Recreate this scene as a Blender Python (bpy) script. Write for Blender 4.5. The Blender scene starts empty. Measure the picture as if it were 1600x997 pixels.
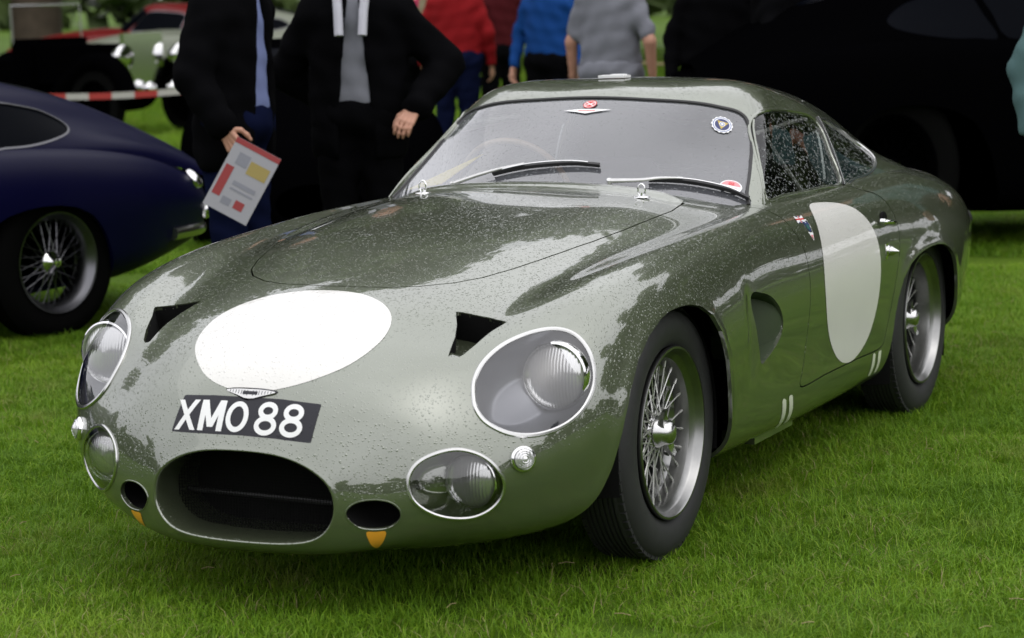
import bpy, math, random
import numpy as np
from mathutils import Vector, Matrix, Euler
random.seed(7); RNG = np.random.default_rng(7)
SC = bpy.context.scene; COL = SC.collection
R = math.radians

# ---------------------------------------------------------------- camera
cam_data = bpy.data.cameras.new('camera'); cam = bpy.data.objects.new('camera', cam_data); COL.objects.link(cam)
def cam_axes(yaw, pitch, roll):
    f = Vector((math.cos(pitch)*math.cos(yaw), math.cos(pitch)*math.sin(yaw), math.sin(pitch)))
    r = f.cross(Vector((0, 0, 1))).normalized(); u = r.cross(f)
    c, s = math.cos(roll), math.sin(roll)
    return f, r*c + u*s, -r*s + u*c
CF, CR, CU = cam_axes(3.58135851, -0.13428195, -0.02099088)
CAM = Vector((5.8954, 3.0565, 1.5062))
cam.matrix_world = Matrix(((CR.x, CU.x, -CF.x, CAM.x), (CR.y, CU.y, -CF.y, CAM.y), (CR.z, CU.z, -CF.z, CAM.z), (0, 0, 0, 1)))
cam_data.sensor_width = 36; cam_data.lens = 86.226; cam_data.clip_start = .1; cam_data.clip_end = 2000
cam_data.dof.use_dof = True; cam_data.dof.focus_distance = 6.8; cam_data.dof.aperture_fstop = 4.6
SC.camera = cam

# ---------------------------------------------------------------- overcast daylight
SUN_EL, SUN_AZ = R(56), R(20)              # high, soft, from beyond the car's tail
w = bpy.data.worlds.new('World'); SC.world = w; w.use_nodes = True
nt = w.node_tree; nt.nodes.clear()
out = nt.nodes.new('ShaderNodeOutputWorld'); bg = nt.nodes.new('ShaderNodeBackground')
sky = nt.nodes.new('ShaderNodeTexSky'); sky.sky_type = 'NISHITA'; sky.sun_disc = False
sky.sun_elevation = SUN_EL; sky.sun_rotation = SUN_AZ; sky.dust_density = 4; sky.air_density = 1.2; sky.ozone_density = .6
hsv = nt.nodes.new('ShaderNodeHueSaturation'); hsv.inputs['Saturation'].default_value = .22     # cloud cover greys the sky
mix = nt.nodes.new('ShaderNodeMixRGB'); mix.inputs[0].default_value = .72
tc = nt.nodes.new('ShaderNodeTexCoord'); sep = nt.nodes.new('ShaderNodeSeparateXYZ')
ramp = nt.nodes.new('ShaderNodeMapRange'); ramp.inputs['From Min'].default_value = 0; ramp.inputs['From Max'].default_value = 1
ramp.inputs['To Min'].default_value = 6.2; ramp.inputs['To Max'].default_value = 10.5
noi = nt.nodes.new('ShaderNodeTexNoise'); noi.inputs['Scale'].default_value = 2.2; noi.inputs['Detail'].default_value = 5
nm = nt.nodes.new('ShaderNodeMapRange'); nm.inputs['From Min'].default_value = .3; nm.inputs['From Max'].default_value = .7
nm.inputs['To Min'].default_value = .86; nm.inputs['To Max'].default_value = 1.1
mul = nt.nodes.new('ShaderNodeMath'); mul.operation = 'MULTIPLY'
col = nt.nodes.new('ShaderNodeCombineColor')
L = nt.links.new
L(tc.outputs['Generated'], sep.inputs[0]); L(sep.outputs['Z'], ramp.inputs['Value'])
L(tc.outputs['Generated'], noi.inputs['Vector']); L(noi.outputs['Fac'], nm.inputs['Value'])
L(ramp.outputs[0], mul.inputs[0]); L(nm.outputs[0], mul.inputs[1])
mb = nt.nodes.new('ShaderNodeMath'); mb.operation = 'MULTIPLY'; mb.inputs[1].default_value = 1.05
L(mul.outputs[0], mb.inputs[0])
L(mul.outputs[0], col.inputs[0]); L(mul.outputs[0], col.inputs[1]); L(mb.outputs[0], col.inputs[2])
L(sky.outputs[0], hsv.inputs['Color']); L(hsv.outputs[0], mix.inputs[1]); L(col.outputs[0], mix.inputs[2])
L(mix.outputs[0], bg.inputs['Color']); bg.inputs['Strength'].default_value = .14
L(bg.outputs[0], out.inputs[0])
sd = bpy.data.lights.new('sun', 'SUN'); sd.energy = .5; sd.angle = R(170); sd.color = (1, .97, .92)
so = bpy.data.objects.new('sun', sd); COL.objects.link(so)
sdir = Vector((math.sin(SUN_AZ)*math.cos(SUN_EL), math.cos(SUN_AZ)*math.cos(SUN_EL), math.sin(SUN_EL)))
so.rotation_euler = (-sdir).to_track_quat('-Z', 'Y').to_euler()

SC.view_settings.view_transform = 'Standard'; SC.view_settings.look = 'None'
SC.view_settings.exposure = 0.5; SC.view_settings.gamma = 1
SC.render.engine = 'CYCLES'
SC.cycles.max_bounces = 8; SC.cycles.transparent_max_bounces = 12; SC.cycles.caustics_reflective = False; SC.cycles.caustics_refractive = False
SC.cycles.use_denoising = True

# ---------------------------------------------------------------- materials
MATS = {}
def principled(name, color, rough=.5, metal=0.0, coat=0.0, spec=.5, **kw):
    m = bpy.data.materials.new(name); m.use_nodes = True
    b = m.node_tree.nodes['Principled BSDF']
    b.inputs['Base Color'].default_value = (*color, 1); b.inputs['Roughness'].default_value = rough
    b.inputs['Metallic'].default_value = metal; b.inputs['Coat Weight'].default_value = coat
    b.inputs['Coat Roughness'].default_value = .02; b.inputs['Specular IOR Level'].default_value = spec
    for k, v in kw.items(): b.inputs[k].default_value = v
    MATS[name] = m; return m, m.node_tree, b

def N_(nt, t, **kw):
    n = nt.nodes.new(t)
    for k, v in kw.items(): setattr(n, k, v)
    return n

def vary(m, nt, b, color, amount=.25, scale=8, detail=6):
    """soft noise variation of the base colour"""
    tc = N_(nt, 'ShaderNodeTexCoord'); no = N_(nt, 'ShaderNodeTexNoise'); no.inputs['Scale'].default_value = scale; no.inputs['Detail'].default_value = detail
    mx = N_(nt, 'ShaderNodeMixRGB'); mx.inputs[1].default_value = (*[c*(1-amount) for c in color], 1); mx.inputs[2].default_value = (*[min(1, c*(1+amount)) for c in color], 1)
    nt.links.new(tc.outputs['Object'], no.inputs['Vector']); nt.links.new(no.outputs['Fac'], mx.inputs[0]); nt.links.new(mx.outputs[0], b.inputs['Base Color'])

def rain(nt, b, coat=True, strength=.5, low=.0, scale=105, amount=1.0, all_over=False):
    """fine relief of rain drops on whatever faces up"""
    tc = N_(nt, 'ShaderNodeTexCoord'); prev = None
    for k, (sc, rad) in enumerate(((scale, .30*amount), (scale*.47, .20*amount))):
        vo = N_(nt, 'ShaderNodeTexVoronoi'); vo.inputs['Scale'].default_value = sc; vo.inputs['Randomness'].default_value = 1
        nt.links.new(tc.outputs['Object'], vo.inputs['Vector'])
        se = N_(nt, 'ShaderNodeSeparateColor'); nt.links.new(vo.outputs['Color'], se.inputs[0])
        rr = N_(nt, 'ShaderNodeMath', operation='MULTIPLY'); rr.inputs[1].default_value = rad*1.6; nt.links.new(se.outputs[0], rr.inputs[0])
        df = N_(nt, 'ShaderNodeMath', operation='SUBTRACT'); nt.links.new(rr.outputs[0], df.inputs[0]); nt.links.new(vo.outputs['Distance'], df.inputs[1])
        mr = N_(nt, 'ShaderNodeMapRange'); mr.interpolation_type = 'SMOOTHSTEP'
        mr.inputs['From Min'].default_value = 0; mr.inputs['From Max'].default_value = rad*.8; mr.inputs['To Max'].default_value = 1 + k
        nt.links.new(df.outputs[0], mr.inputs['Value'])
        if prev is None: prev = mr
        else:
            mx = N_(nt, 'ShaderNodeMath', operation='MAXIMUM'); nt.links.new(prev.outputs[0], mx.inputs[0]); nt.links.new(mr.outputs[0], mx.inputs[1]); prev = mx
    if not all_over:
        ge = N_(nt, 'ShaderNodeNewGeometry'); sp = N_(nt, 'ShaderNodeSeparateXYZ'); nt.links.new(ge.outputs['Normal'], sp.inputs[0])
        mk = N_(nt, 'ShaderNodeMapRange'); mk.inputs['From Min'].default_value = low; mk.inputs['From Max'].default_value = low+.35
        nt.links.new(sp.outputs['Z'], mk.inputs['Value'])
        mu = N_(nt, 'ShaderNodeMath', operation='MULTIPLY'); nt.links.new(prev.outputs[0], mu.inputs[0]); nt.links.new(mk.outputs[0], mu.inputs[1]); prev = mu
    bp = N_(nt, 'ShaderNodeBump'); bp.inputs['Strength'].default_value = strength; bp.inputs['Distance'].default_value = .0016
    nt.links.new(prev.outputs[0], bp.inputs['Height'])
    if coat: nt.links.new(bp.outputs[0], b.inputs['Coat Normal'])
    nt.links.new(bp.outputs[0], b.inputs['Normal'])
    return prev

def flake(nt, b, color):
    tc = N_(nt, 'ShaderNodeTexCoord'); vo = N_(nt, 'ShaderNodeTexVoronoi'); vo.inputs['Scale'].default_value = 900
    nt.links.new(tc.outputs['Object'], vo.inputs['Vector']); se = N_(nt, 'ShaderNodeSeparateColor'); nt.links.new(vo.outputs['Color'], se.inputs[0])
    no = N_(nt, 'ShaderNodeTexNoise'); no.inputs['Scale'].default_value = 3; no.inputs['Detail'].default_value = 3; nt.links.new(tc.outputs['Object'], no.inputs['Vector'])
    ad = N_(nt, 'ShaderNodeMath', operation='MULTIPLY_ADD'); ad.inputs[1].default_value = .5; nt.links.new(se.outputs[0], ad.inputs[0]); nt.links.new(no.outputs['Fac'], ad.inputs[2])
    mx = N_(nt, 'ShaderNodeMixRGB'); mx.inputs[1].default_value = (*[c*.85 for c in color], 1); mx.inputs[2].default_value = (*[c*1.15 for c in color], 1)
    nt.links.new(ad.outputs[0], mx.inputs[0]); nt.links.new(mx.outputs[0], b.inputs['Base Color'])

PAINT_C = (.085, .101, .060)
m, t, b = principled('green_paint', PAINT_C, .30, .50, 1.0); b.inputs['Coat IOR'].default_value = 2.3; flake(t, b, PAINT_C); rain(t, b, strength=.46, scale=180)
m, t, b = principled('white_vinyl', (.64, .63, .60), .35, 0, .8); vary(m, t, b, (.64, .63, .60), .05, 6); rain(t, b, strength=.5, scale=165)
m, t, b = principled('plate_black', (.012, .012, .018), .4, 0, .0, spec=.35); rain(t, b, strength=.3, coat=False)
m, t, b = principled('orange_paint', (.75, .33, .03), .3, 0, .6)
m, t, b = principled('cream_stripe', (.72, .74, .62), .3, 0, .6)
m, t, b = principled('chrome', (.78, .78, .78), .08, 1.0); vary(m, t, b, (.78, .78, .78), .06, 30)
m, t, b = principled('dull_chrome', (.55, .55, .54), .22, 1.0); vary(m, t, b, (.55, .55, .54), .12, 40)
m, t, b = principled('alloy_rim', (.27, .27, .265), .30, 1.0); vary(m, t, b, (.27, .27, .265), .25, 25)
m, t, b = principled('vent_shade_green', (.030, .046, .020), .55); vary(m, t, b, (.030, .046, .020), .15, 12)  # darker body green: shade of the vent recess put into the colour
principled('spoke_metal', (.52, .52, .50), .38, .7)
m, t, b = principled('rubber', (.018, .018, .019), .62); vary(m, t, b, (.018, .018, .019), .35, 30)
m, t, b = principled('black_trim', (.012, .012, .012), .45)
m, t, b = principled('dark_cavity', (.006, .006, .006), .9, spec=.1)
m, t, b = principled('bowl_grey', (.17, .175, .20), .35, .3); vary(m, t, b, (.17, .175, .20), .15, 12)
m, t, b = principled('reflector', (.85, .85, .87), .12, 1.0)
m, t, b = principled('leather', (.02, .018, .016), .5); vary(m, t, b, (.02, .018, .016), .3, 10)
m, t, b = principled('wood', (.42, .26, .14), .3, 0, .6); vary(m, t, b, (.42, .26, .14), .2, 40)
m, t, b = principled('yellow_card', (.88, .66, .01), .5)
m, t, b = principled('red_print', (.55, .03, .03), .4)
m, t, b = principled('white_print', (.75, .75, .75), .4)
m, t, b = principled('blue_print', (.08, .13, .32), .4)
m, t, b = principled('navy_print', (.02, .03, .12), .4)
m, t, b = principled('green_print', (.03, .12, .08), .4)
m, t, b = principled('gold_print', (.45, .33, .06), .4)
m, t, b = principled('pink_print', (.70, .25, .27), .4)

def glass(name, tint=(1, 1, 1), rough=0.0, drops=False, dense=False, refl=None, sky_veil=0.0):
    """thin pane: mirror reflection by Fresnel over clear transmission"""
    m = bpy.data.materials.new(name); m.use_nodes = True; nt = m.node_tree; nt.nodes.clear()
    o = N_(nt, 'ShaderNodeOutputMaterial'); tr = N_(nt, 'ShaderNodeBsdfTransparent'); tr.inputs[0].default_value = (*tint, 1)
    gl = N_(nt, 'ShaderNodeBsdfGlossy'); gl.inputs['Roughness'].default_value = rough
    fr = N_(nt, 'ShaderNodeFresnel'); fr.inputs['IOR'].default_value = 1.52
    mu = N_(nt, 'ShaderNodeMath', operation='MULTIPLY'); mu.use_clamp = True; mu.inputs[1].default_value = refl or 1.8
    mx = N_(nt, 'ShaderNodeMixShader'); nt.links.new(fr.outputs[0], mu.inputs[0]); nt.links.new(mu.outputs[0], mx.inputs[0])
    nt.links.new(tr.outputs[0], mx.inputs[1]); nt.links.new(gl.outputs[0], mx.inputs[2]); last = mx
    if sky_veil > 0:                                   # pale veil: sky brightness on the pane put into diffuse colour
        di = N_(nt, 'ShaderNodeBsdfDiffuse'); di.inputs[0].default_value = (.6, .62, .68, 1)
        m2 = N_(nt, 'ShaderNodeMixShader'); m2.inputs[0].default_value = sky_veil
        nt.links.new(last.outputs[0], m2.inputs[1]); nt.links.new(di.outputs[0], m2.inputs[2]); last = m2
    if drops:
        tc = N_(nt, 'ShaderNodeTexCoord'); fac = None
        for sc, rad in (((120, .32), (64, .20)) if dense else ((120, .20), (60, .13))):
            vo = N_(nt, 'ShaderNodeTexVoronoi'); vo.inputs['Scale'].default_value = sc; nt.links.new(tc.outputs['Object'], vo.inputs['Vector'])
            se = N_(nt, 'ShaderNodeSeparateColor'); nt.links.new(vo.outputs['Color'], se.inputs[0])
            rr = N_(nt, 'ShaderNodeMath', operation='MULTIPLY'); rr.inputs[1].default_value = rad*1.7; nt.links.new(se.outputs[0], rr.inputs[0])
            df = N_(nt, 'ShaderNodeMath', operation='SUBTRACT'); nt.links.new(rr.outputs[0], df.inputs[0]); nt.links.new(vo.outputs['Distance'], df.inputs[1])
            mr = N_(nt, 'ShaderNodeMapRange'); mr.inputs['From Min'].default_value = 0; mr.inputs['From Max'].default_value = .14; nt.links.new(df.outputs[0], mr.inputs['Value'])
            if fac is None: fac = mr
            else:
                mm = N_(nt, 'ShaderNodeMath', operation='MAXIMUM'); nt.links.new(fac.outputs[0], mm.inputs[0]); nt.links.new(mr.outputs[0], mm.inputs[1]); fac = mm
        bp = N_(nt, 'ShaderNodeBump'); bp.inputs['Strength'].default_value = 1; bp.inputs['Distance'].default_value = .0006; nt.links.new(fac.outputs[0], bp.inputs['Height'])
        nt.links.new(bp.outputs[0], gl.inputs['Normal'])
        wt = N_(nt, 'ShaderNodeBsdfDiffuse'); wt.inputs['Color'].default_value = (.62, .66, .66, 1)  # rain drops as pale specks: the sky light in them is coloured in
        m3 = N_(nt, 'ShaderNodeMixShader'); sc_ = N_(nt, 'ShaderNodeMath', operation='MULTIPLY'); sc_.inputs[1].default_value = .22 if dense else .18
        nt.links.new(fac.outputs[0], sc_.inputs[0]); nt.links.new(sc_.outputs[0], m3.inputs[0]); nt.links.new(last.outputs[0], m3.inputs[1]); nt.links.new(wt.outputs[0], m3.inputs[2]); last = m3
    nt.links.new(last.outputs[0], o.inputs[0]); MATS[name] = m; return m
glass('windscreen_glass', (.78, .82, .84), drops=True, refl=3.1, sky_veil=.09)
glass('side_glass', (.60, .63, .62), drops=True, dense=True, refl=1.1)
glass('rear_glass', (.12, .13, .13), drops=False, refl=1.0)
glass('lamp_glass', (.97, .97, .97), drops=False, refl=2.0)
# ribbed lens of the lamps
m, t, b = principled('lens', (.62, .62, .62), .14, .62, .8)
tc = N_(t, 'ShaderNodeTexCoord'); wv = N_(t, 'ShaderNodeTexWave'); wv.bands_direction = 'X'; wv.inputs['Scale'].default_value = 40; wv.inputs['Distortion'].default_value = 1.0
bp = N_(t, 'ShaderNodeBump'); bp.inputs['Strength'].default_value = .35; bp.inputs['Distance'].default_value = .0012
t.links.new(tc.outputs['Object'], wv.inputs['Vector']); t.links.new(wv.outputs['Fac'], bp.inputs['Height']); t.links.new(bp.outputs[0], b.inputs['Normal'])

# ---------------------------------------------------------------- object helpers
def tag(o, label=None, cat=None, group=None, kind=None):
    if label: o['label'] = label
    if cat: o['category'] = cat
    if group: o['group'] = group
    if kind: o['kind'] = kind
    return o

def empty(name, loc=(0, 0, 0), rz=0, label=None, cat=None, group=None, parent=None):
    o = bpy.data.objects.new(name, None); COL.objects.link(o); o.location = loc; o.rotation_euler = (0, 0, rz); o.empty_display_size = .1
    if parent: o.parent = parent
    return tag(o, label, cat, group)

def mk(name, V, F, mat, parent=None, N=None, smooth=True, label=None, kind=None, loc=None):
    me = bpy.data.meshes.new(name)
    V = np.asarray(V, float)
    me.from_pydata(V.tolist(), [], [tuple(int(i) for i in f) for f in F] if not isinstance(F, np.ndarray) else F.tolist())
    me.update()
    if smooth: me.polygons.foreach_set('use_smooth', [True]*len(me.polygons))
    if N is not None:
        me.normals_split_custom_set_from_vertices(np.asarray(N, float).tolist())
    ms = mat if isinstance(mat, (list, tuple)) else [mat]
    for x in ms: me.materials.append(MATS[x] if isinstance(x, str) else x)
    o = bpy.data.objects.new(name, me); COL.objects.link(o)
    if parent: o.parent = parent
    if loc is not None: o.location = loc
    return tag(o, label, None, None, kind)

def copy_tree(o, parent=None):
    c = o.copy(); COL.objects.link(c); c.parent = parent
    for ch in o.children: copy_tree(ch, c)
    return c

class MB:
    """collects simple shapes into one mesh"""
    def __init__(s): s.V = []; s.F = []
    def add(s, V, F):
        k = len(s.V); s.V += [tuple(map(float, v)) for v in V]; s.F += [tuple(int(i)+k for i in f) for f in F]; return s
    def box(s, c, d, rot=None):
        P = np.array([(x, y, z) for x in (-.5, .5) for y in (-.5, .5) for z in (-.5, .5)])*d
        if rot is not None: P = P @ np.array(Euler(rot).to_matrix()).T
        return s.add(P + c, [(0, 1, 3, 2), (4, 6, 7, 5), (0, 4, 5, 1), (2, 3, 7, 6), (0, 2, 6, 4), (1, 5, 7, 3)])
    def tube(s, P, r, n=8, closed=False):
        P = np.asarray(P, float); m = len(P); r = np.broadcast_to(r, (m,))
        T = (np.roll(P, -1, 0)-np.roll(P, 1, 0)) if closed else np.gradient(P, axis=0)
        T /= np.maximum(np.linalg.norm(T, axis=1, keepdims=True), 1e-9)
        up = np.array([0, 0, 1.]) if abs(T[0][2]) < .9 else np.array([1., 0, 0])
        V = []; A = np.cross(T[0], up); A /= np.linalg.norm(A)
        for i in range(m):
            A = A - T[i]*(A@T[i]); A /= np.linalg.norm(A); B = np.cross(T[i], A)
            for k in range(n):
                a = 2*math.pi*k/n; V.append(P[i] + r[i]*(math.cos(a)*A + math.sin(a)*B))
        F = [(i*n+k, i*n+(k+1) % n, ((i+1) % m)*n+(k+1) % n, ((i+1) % m)*n+k) for i in range(m if closed else m-1) for k in range(n)]
        if not closed: F += [tuple(reversed(range(n))), tuple((m-1)*n+k for k in range(n))]
        return s.add(V, F)
    def lathe(s, prof, n=48, axis='y', c=(0, 0, 0), a0=0, a1=2*math.pi):
        """prof: (radius, offset along axis)"""
        full = abs(a1-a0-2*math.pi) < 1e-6; k = n if full else n+1; V = []
        for i in range(k):
            a = a0 + (a1-a0)*i/n; ca, sa = math.cos(a), math.sin(a)
            for r_, h in prof:
                p = {'y': (r_*ca, h, r_*sa), 'z': (r_*ca, r_*sa, h), 'x': (h, r_*ca, r_*sa)}[axis]; V.append((p[0]+c[0], p[1]+c[1], p[2]+c[2]))
        m = len(prof); F = []
        for i in range(n):
            j = (i+1) % k
            for q in range(m-1):
                f = (i*m+q, i*m+q+1, j*m+q+1, j*m+q)
                F.append(f)
        return s.add(V, F)
    def build(s, name, mat, parent=None, smooth=True, **kw):
        o = mk(name, s.V, s.F, mat, parent, smooth=smooth, **kw)
        me = o.data
        me.validate()
        import bmesh
        bm = bmesh.new(); bm.from_mesh(me); bmesh.ops.remove_doubles(bm, verts=bm.verts, dist=1e-6); bmesh.ops.recalc_face_normals(bm, faces=bm.faces)
        bm.to_mesh(me); bm.free()
        if smooth:
            me.polygons.foreach_set('use_smooth', [True]*len(me.polygons))
            try: me.set_sharp_from_angle(angle=R(38))
            except Exception: pass
        return o
# ---------------------------------------------------------------- numeric surface helpers
def bsp_basis(n, t):
    """uniform cubic B-spline weights of n control rows at parameters t in [0, n-1] (ends extrapolated)"""
    t = np.clip(np.asarray(t, float), 0, n - 1 - 1e-9)
    i = np.floor(t).astype(int); f = t - i
    w = np.stack([(1-f)**3/6, (3*f**3-6*f**2+4)/6, (-3*f**3+3*f**2+3*f+1)/6, f**3/6], 1)
    B = np.zeros((len(t), n + 2))
    for k in range(4):
        B[np.arange(len(t)), i + k] += w[:, k]
    return B                                        # columns: ghost, 0..n-1, ghost

def fold(B, sym0, sym1):
    """fold ghost columns back: sym = None linear extrapolation, else mirrored (returned as separate sign matrix)"""
    n = B.shape[1] - 2
    M = B[:, 1:-1].copy(); Y = M.copy()             # Y is used for the y coordinate (odd under mirroring)
    if sym0: M[:, 1] += B[:, 0]; Y[:, 1] -= B[:, 0]
    else:
        for A in (M, Y): A[:, 0] += 2*B[:, 0]; A[:, 1] -= B[:, 0]
    if sym1: M[:, n-2] += B[:, -1]; Y[:, n-2] -= B[:, -1]
    else:
        for A in (M, Y): A[:, n-1] += 2*B[:, -1]; A[:, n-2] -= B[:, -1]
    return M, Y

class Surf:
    """bicubic surface over a half net T[N, M, 3] with y >= 0; centre line symmetric"""
    def __init__(s, T, sharp=.75, sym1=True, flip=False):
        s.T = np.array(T, float); s.N, s.M = s.T.shape[:2]; s.sym1 = sym1; s.flip = flip
        s.C = s.T.copy()
        for _ in range(6):
            E = s.T - s.at(np.arange(s.N), np.arange(s.M))
            s.C += E * sharp
            sharp *= .7
        s.C[:, 0, 1] = 0
        if sym1: s.C[:, -1, 1] = 0
    def at(s, u, v):
        Bu, _ = fold(bsp_basis(s.N, u), False, False)
        Bm, By = fold(bsp_basis(s.M, v), True, s.sym1)
        P = np.einsum('ui,ijk,vj->uvk', Bu, s.C, Bm)
        P[..., 1] = np.einsum('ui,ij,vj->uv', Bu, s.C[..., 1], By)
        return P
    def grid(s, nu, nv, deform=None):
        """dense full (both sides) triangle mesh; columns run centre -> edge on the left, mirrored on the right"""
        u = np.linspace(0, s.N-1, nu); v = np.linspace(0, s.M-1, nv)
        P = s.at(u, v)
        if deform is not None: P = deform(P)
        Q = P[:, 1:, :][:, ::-1] * [1, -1, 1]
        if s.sym1: Q = Q[:, 1:]
        G = np.concatenate([Q, P], 1)               # right edge ... centre ... left edge
        G[:, Q.shape[1], 1] = 0
        nr, nc = G.shape[:2]
        if s.sym1:
            idx = np.arange(nr*nc).reshape(nr, nc); idx = np.concatenate([idx, idx[:, :1]], 1)
        else:
            idx = np.arange(nr*nc).reshape(nr, nc)
        a, b, c, d = idx[:-1, :-1], idx[:-1, 1:], idx[1:, 1:], idx[1:, :-1]
        F = np.concatenate([np.stack([a, b, c], -1).reshape(-1, 3), np.stack([a, c, d], -1).reshape(-1, 3)])
        if s.flip: F = F[:, ::-1]
        V = G.reshape(-1, 3)
        return V, vnormals(V, F), F

def vnormals(V, F):
    e = np.cross(V[F[:, 1]] - V[F[:, 0]], V[F[:, 2]] - V[F[:, 0]])
    N = np.zeros_like(V)
    for k in range(3):
        for c in range(3): N[:, c] += np.bincount(F[:, k], e[:, c], len(V))
    return N / np.maximum(np.linalg.norm(N, axis=1, keepdims=True), 1e-12)

def clip(V, N, F, s, tag=None):
    """keep the part of the mesh where s > 0; returns V, N, F, tag; tag marks vertices created on this cut"""
    if tag is None: tag = np.zeros(len(V), int)
    s = np.where(np.abs(s) < 1e-7, 1e-7, s)
    pos = s > 0; cnt = pos[F].sum(1)
    keep = [F[cnt == 3]]
    mixed = F[(cnt == 1) | (cnt == 2)]
    if len(mixed):
        E = np.concatenate([mixed[:, [0, 1]], mixed[:, [1, 2]], mixed[:, [2, 0]]])
        Es = np.sort(E, 1); cross = pos[Es[:, 0]] != pos[Es[:, 1]]
        uniq, inv = np.unique(Es[cross], axis=0, return_inverse=True); inv = inv.ravel()
        t = s[uniq[:, 0]] / (s[uniq[:, 0]] - s[uniq[:, 1]]); t = t[:, None]
        nv = V[uniq[:, 0]]*(1-t) + V[uniq[:, 1]]*t; nn = N[uniq[:, 0]]*(1-t) + N[uniq[:, 1]]*t
        nn /= np.maximum(np.linalg.norm(nn, axis=1, keepdims=True), 1e-12)
        base = len(V); V = np.concatenate([V, nv]); N = np.concatenate([N, nn]); tag = np.concatenate([tag, np.ones(len(nv), int)])
        eid = np.full(len(E), -1); eid[cross] = base + inv
        eid = eid.reshape(3, -1).T                   # per tri: id on edges 01,12,20
        p = pos[mixed]; c = p.sum(1)
        for r in range(3):
            a, b, d = mixed[:, r], mixed[:, (r+1) % 3], mixed[:, (r+2) % 3]
            ab, bd, da = eid[:, r], eid[:, (r+1) % 3], eid[:, (r+2) % 3]
            m = (c == 1) & p[:, r]
            keep.append(np.stack([a, ab, da], 1)[m])
            m = (c == 2) & ~p[:, r]
            keep.append(np.stack([ab, b, d], 1)[m]); keep.append(np.stack([ab, d, da], 1)[m])
    F = np.concatenate(keep)
    used = np.unique(F); remap = np.full(len(V), -1); remap[used] = np.arange(len(used))
    return V[used], N[used], remap[F], tag[used]

def cut_edges(F, tag):
    """boundary edges (directed) whose two ends both lie on a cut"""
    E = np.concatenate([F[:, [0, 1]], F[:, [1, 2]], F[:, [2, 0]]])
    Es = np.sort(E, 1); key = Es[:, 0].astype(np.int64) * (F.max()+1) + Es[:, 1]
    _, inv, cnt = np.unique(key, return_inverse=True, return_counts=True)
    m = (cnt[inv.ravel()] == 1) & (tag[E[:, 0]] > 0) & (tag[E[:, 1]] > 0)
    return E[m]

def add_lip(V, N, F, tag, depth, direction=None, inset=0.0):
    """walls going inward from every cut edge: gives the sheet its thickness at openings"""
    E = cut_edges(F, tag)
    if not len(E): return V, N, F
    ids, inv = np.unique(E, return_inverse=True); inv = inv.reshape(-1, 2)
    top = V[ids]; d = -N[ids] if direction is None else np.broadcast_to(np.array(direction, float), top.shape)
    bot = top + d*depth
    W = np.concatenate([top, bot]); k = len(ids)
    a, b = inv[:, 0], inv[:, 1]
    WF = np.concatenate([np.stack([b, a, a+k], 1), np.stack([b, a+k, b+k], 1)])
    WN = vnormals(W, WF)
    return np.concatenate([V, W]), np.concatenate([N, WN]), np.concatenate([F, WF+len(V)])

def smooth_loop(P, n=96, closed=True, it=0):
    """periodic (or open) Catmull-Rom resample, even arc length"""
    P = np.asarray(P, float)
    if closed: Q = np.concatenate([P[-1:], P, P[:2]])
    else: Q = np.concatenate([2*P[:1]-P[1:2], P, 2*P[-1:]-P[-2:-1]])
    out = []
    for i in range(len(Q)-3):
        p0, p1, p2, p3 = Q[i:i+4]
        for t in np.linspace(0, 1, 24, endpoint=False):
            out.append(.5*((2*p1) + (-p0+p2)*t + (2*p0-5*p1+4*p2-p3)*t*t + (-p0+3*p1-3*p2+p3)*t**3))
    if not closed: out.append(P[-1])
    out = np.array(out)
    if closed: out = np.concatenate([out, out[:1]])
    d = np.concatenate([[0], np.cumsum(np.linalg.norm(np.diff(out, axis=0), axis=1))])
    t = np.linspace(0, d[-1], n, endpoint=not closed)
    return np.stack([np.interp(t, d, out[:, k]) for k in range(3)], 1)

def loop_frame(L):
    c = L.mean(0); _, _, vt = np.linalg.svd(L - c); return c, vt[0], vt[1], vt[2]

def poly_sd(q, poly):
    """signed distance (positive inside) of 2-D points q to polygon"""
    a = poly; b = np.roll(poly, -1, 0)
    best = np.full(len(q), 1e9); inside = np.zeros(len(q), bool)
    for (x1, y1), (x2, y2) in zip(a, b):
        ex, ey = x2-x1, y2-y1; l = ex*ex+ey*ey + 1e-18
        t = np.clip(((q[:, 0]-x1)*ex + (q[:, 1]-y1)*ey)/l, 0, 1)
        dx, dy = q[:, 0]-x1-t*ex, q[:, 1]-y1-t*ey
        best = np.minimum(best, dx*dx+dy*dy)
        c = ((y1 > q[:, 1]) != (y2 > q[:, 1]))
        if ey != 0: inside ^= c & (q[:, 0] < (x2-x1)*(q[:, 1]-y1)/ey + x1)
    d = np.sqrt(best)
    return np.where(inside, d, -d)

def loop_sd(V, L, axis=None, depth=None, grow=0.0):
    """signed distance of vertices to a 3-D loop seen along its own normal (or a given axis); -1 far away from it"""
    c, e1, e2, e3 = loop_frame(L)
    if axis is not None:
        e3 = np.array(axis, float); e3 /= np.linalg.norm(e3)
        e1 = np.cross([0, 0, 1.] if abs(e3[2]) < .9 else [1., 0, 0], e3); e1 /= np.linalg.norm(e1); e2 = np.cross(e3, e1)
    L2 = np.stack([(L-c)@e1, (L-c)@e2], 1); r = np.linalg.norm(L2, axis=1).max()*1.15 + .01
    D = V - c; q = np.stack([D@e1, D@e2], 1); h = np.abs(D@e3)
    if depth is None: depth = np.abs((L-c)@e3).max() + .08
    out = np.full(len(V), -1.0)
    m = (np.abs(q) < r).all(1) & (h < depth)
    if m.any(): out[m] = poly_sd(q[m], L2) + grow
    return out

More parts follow.
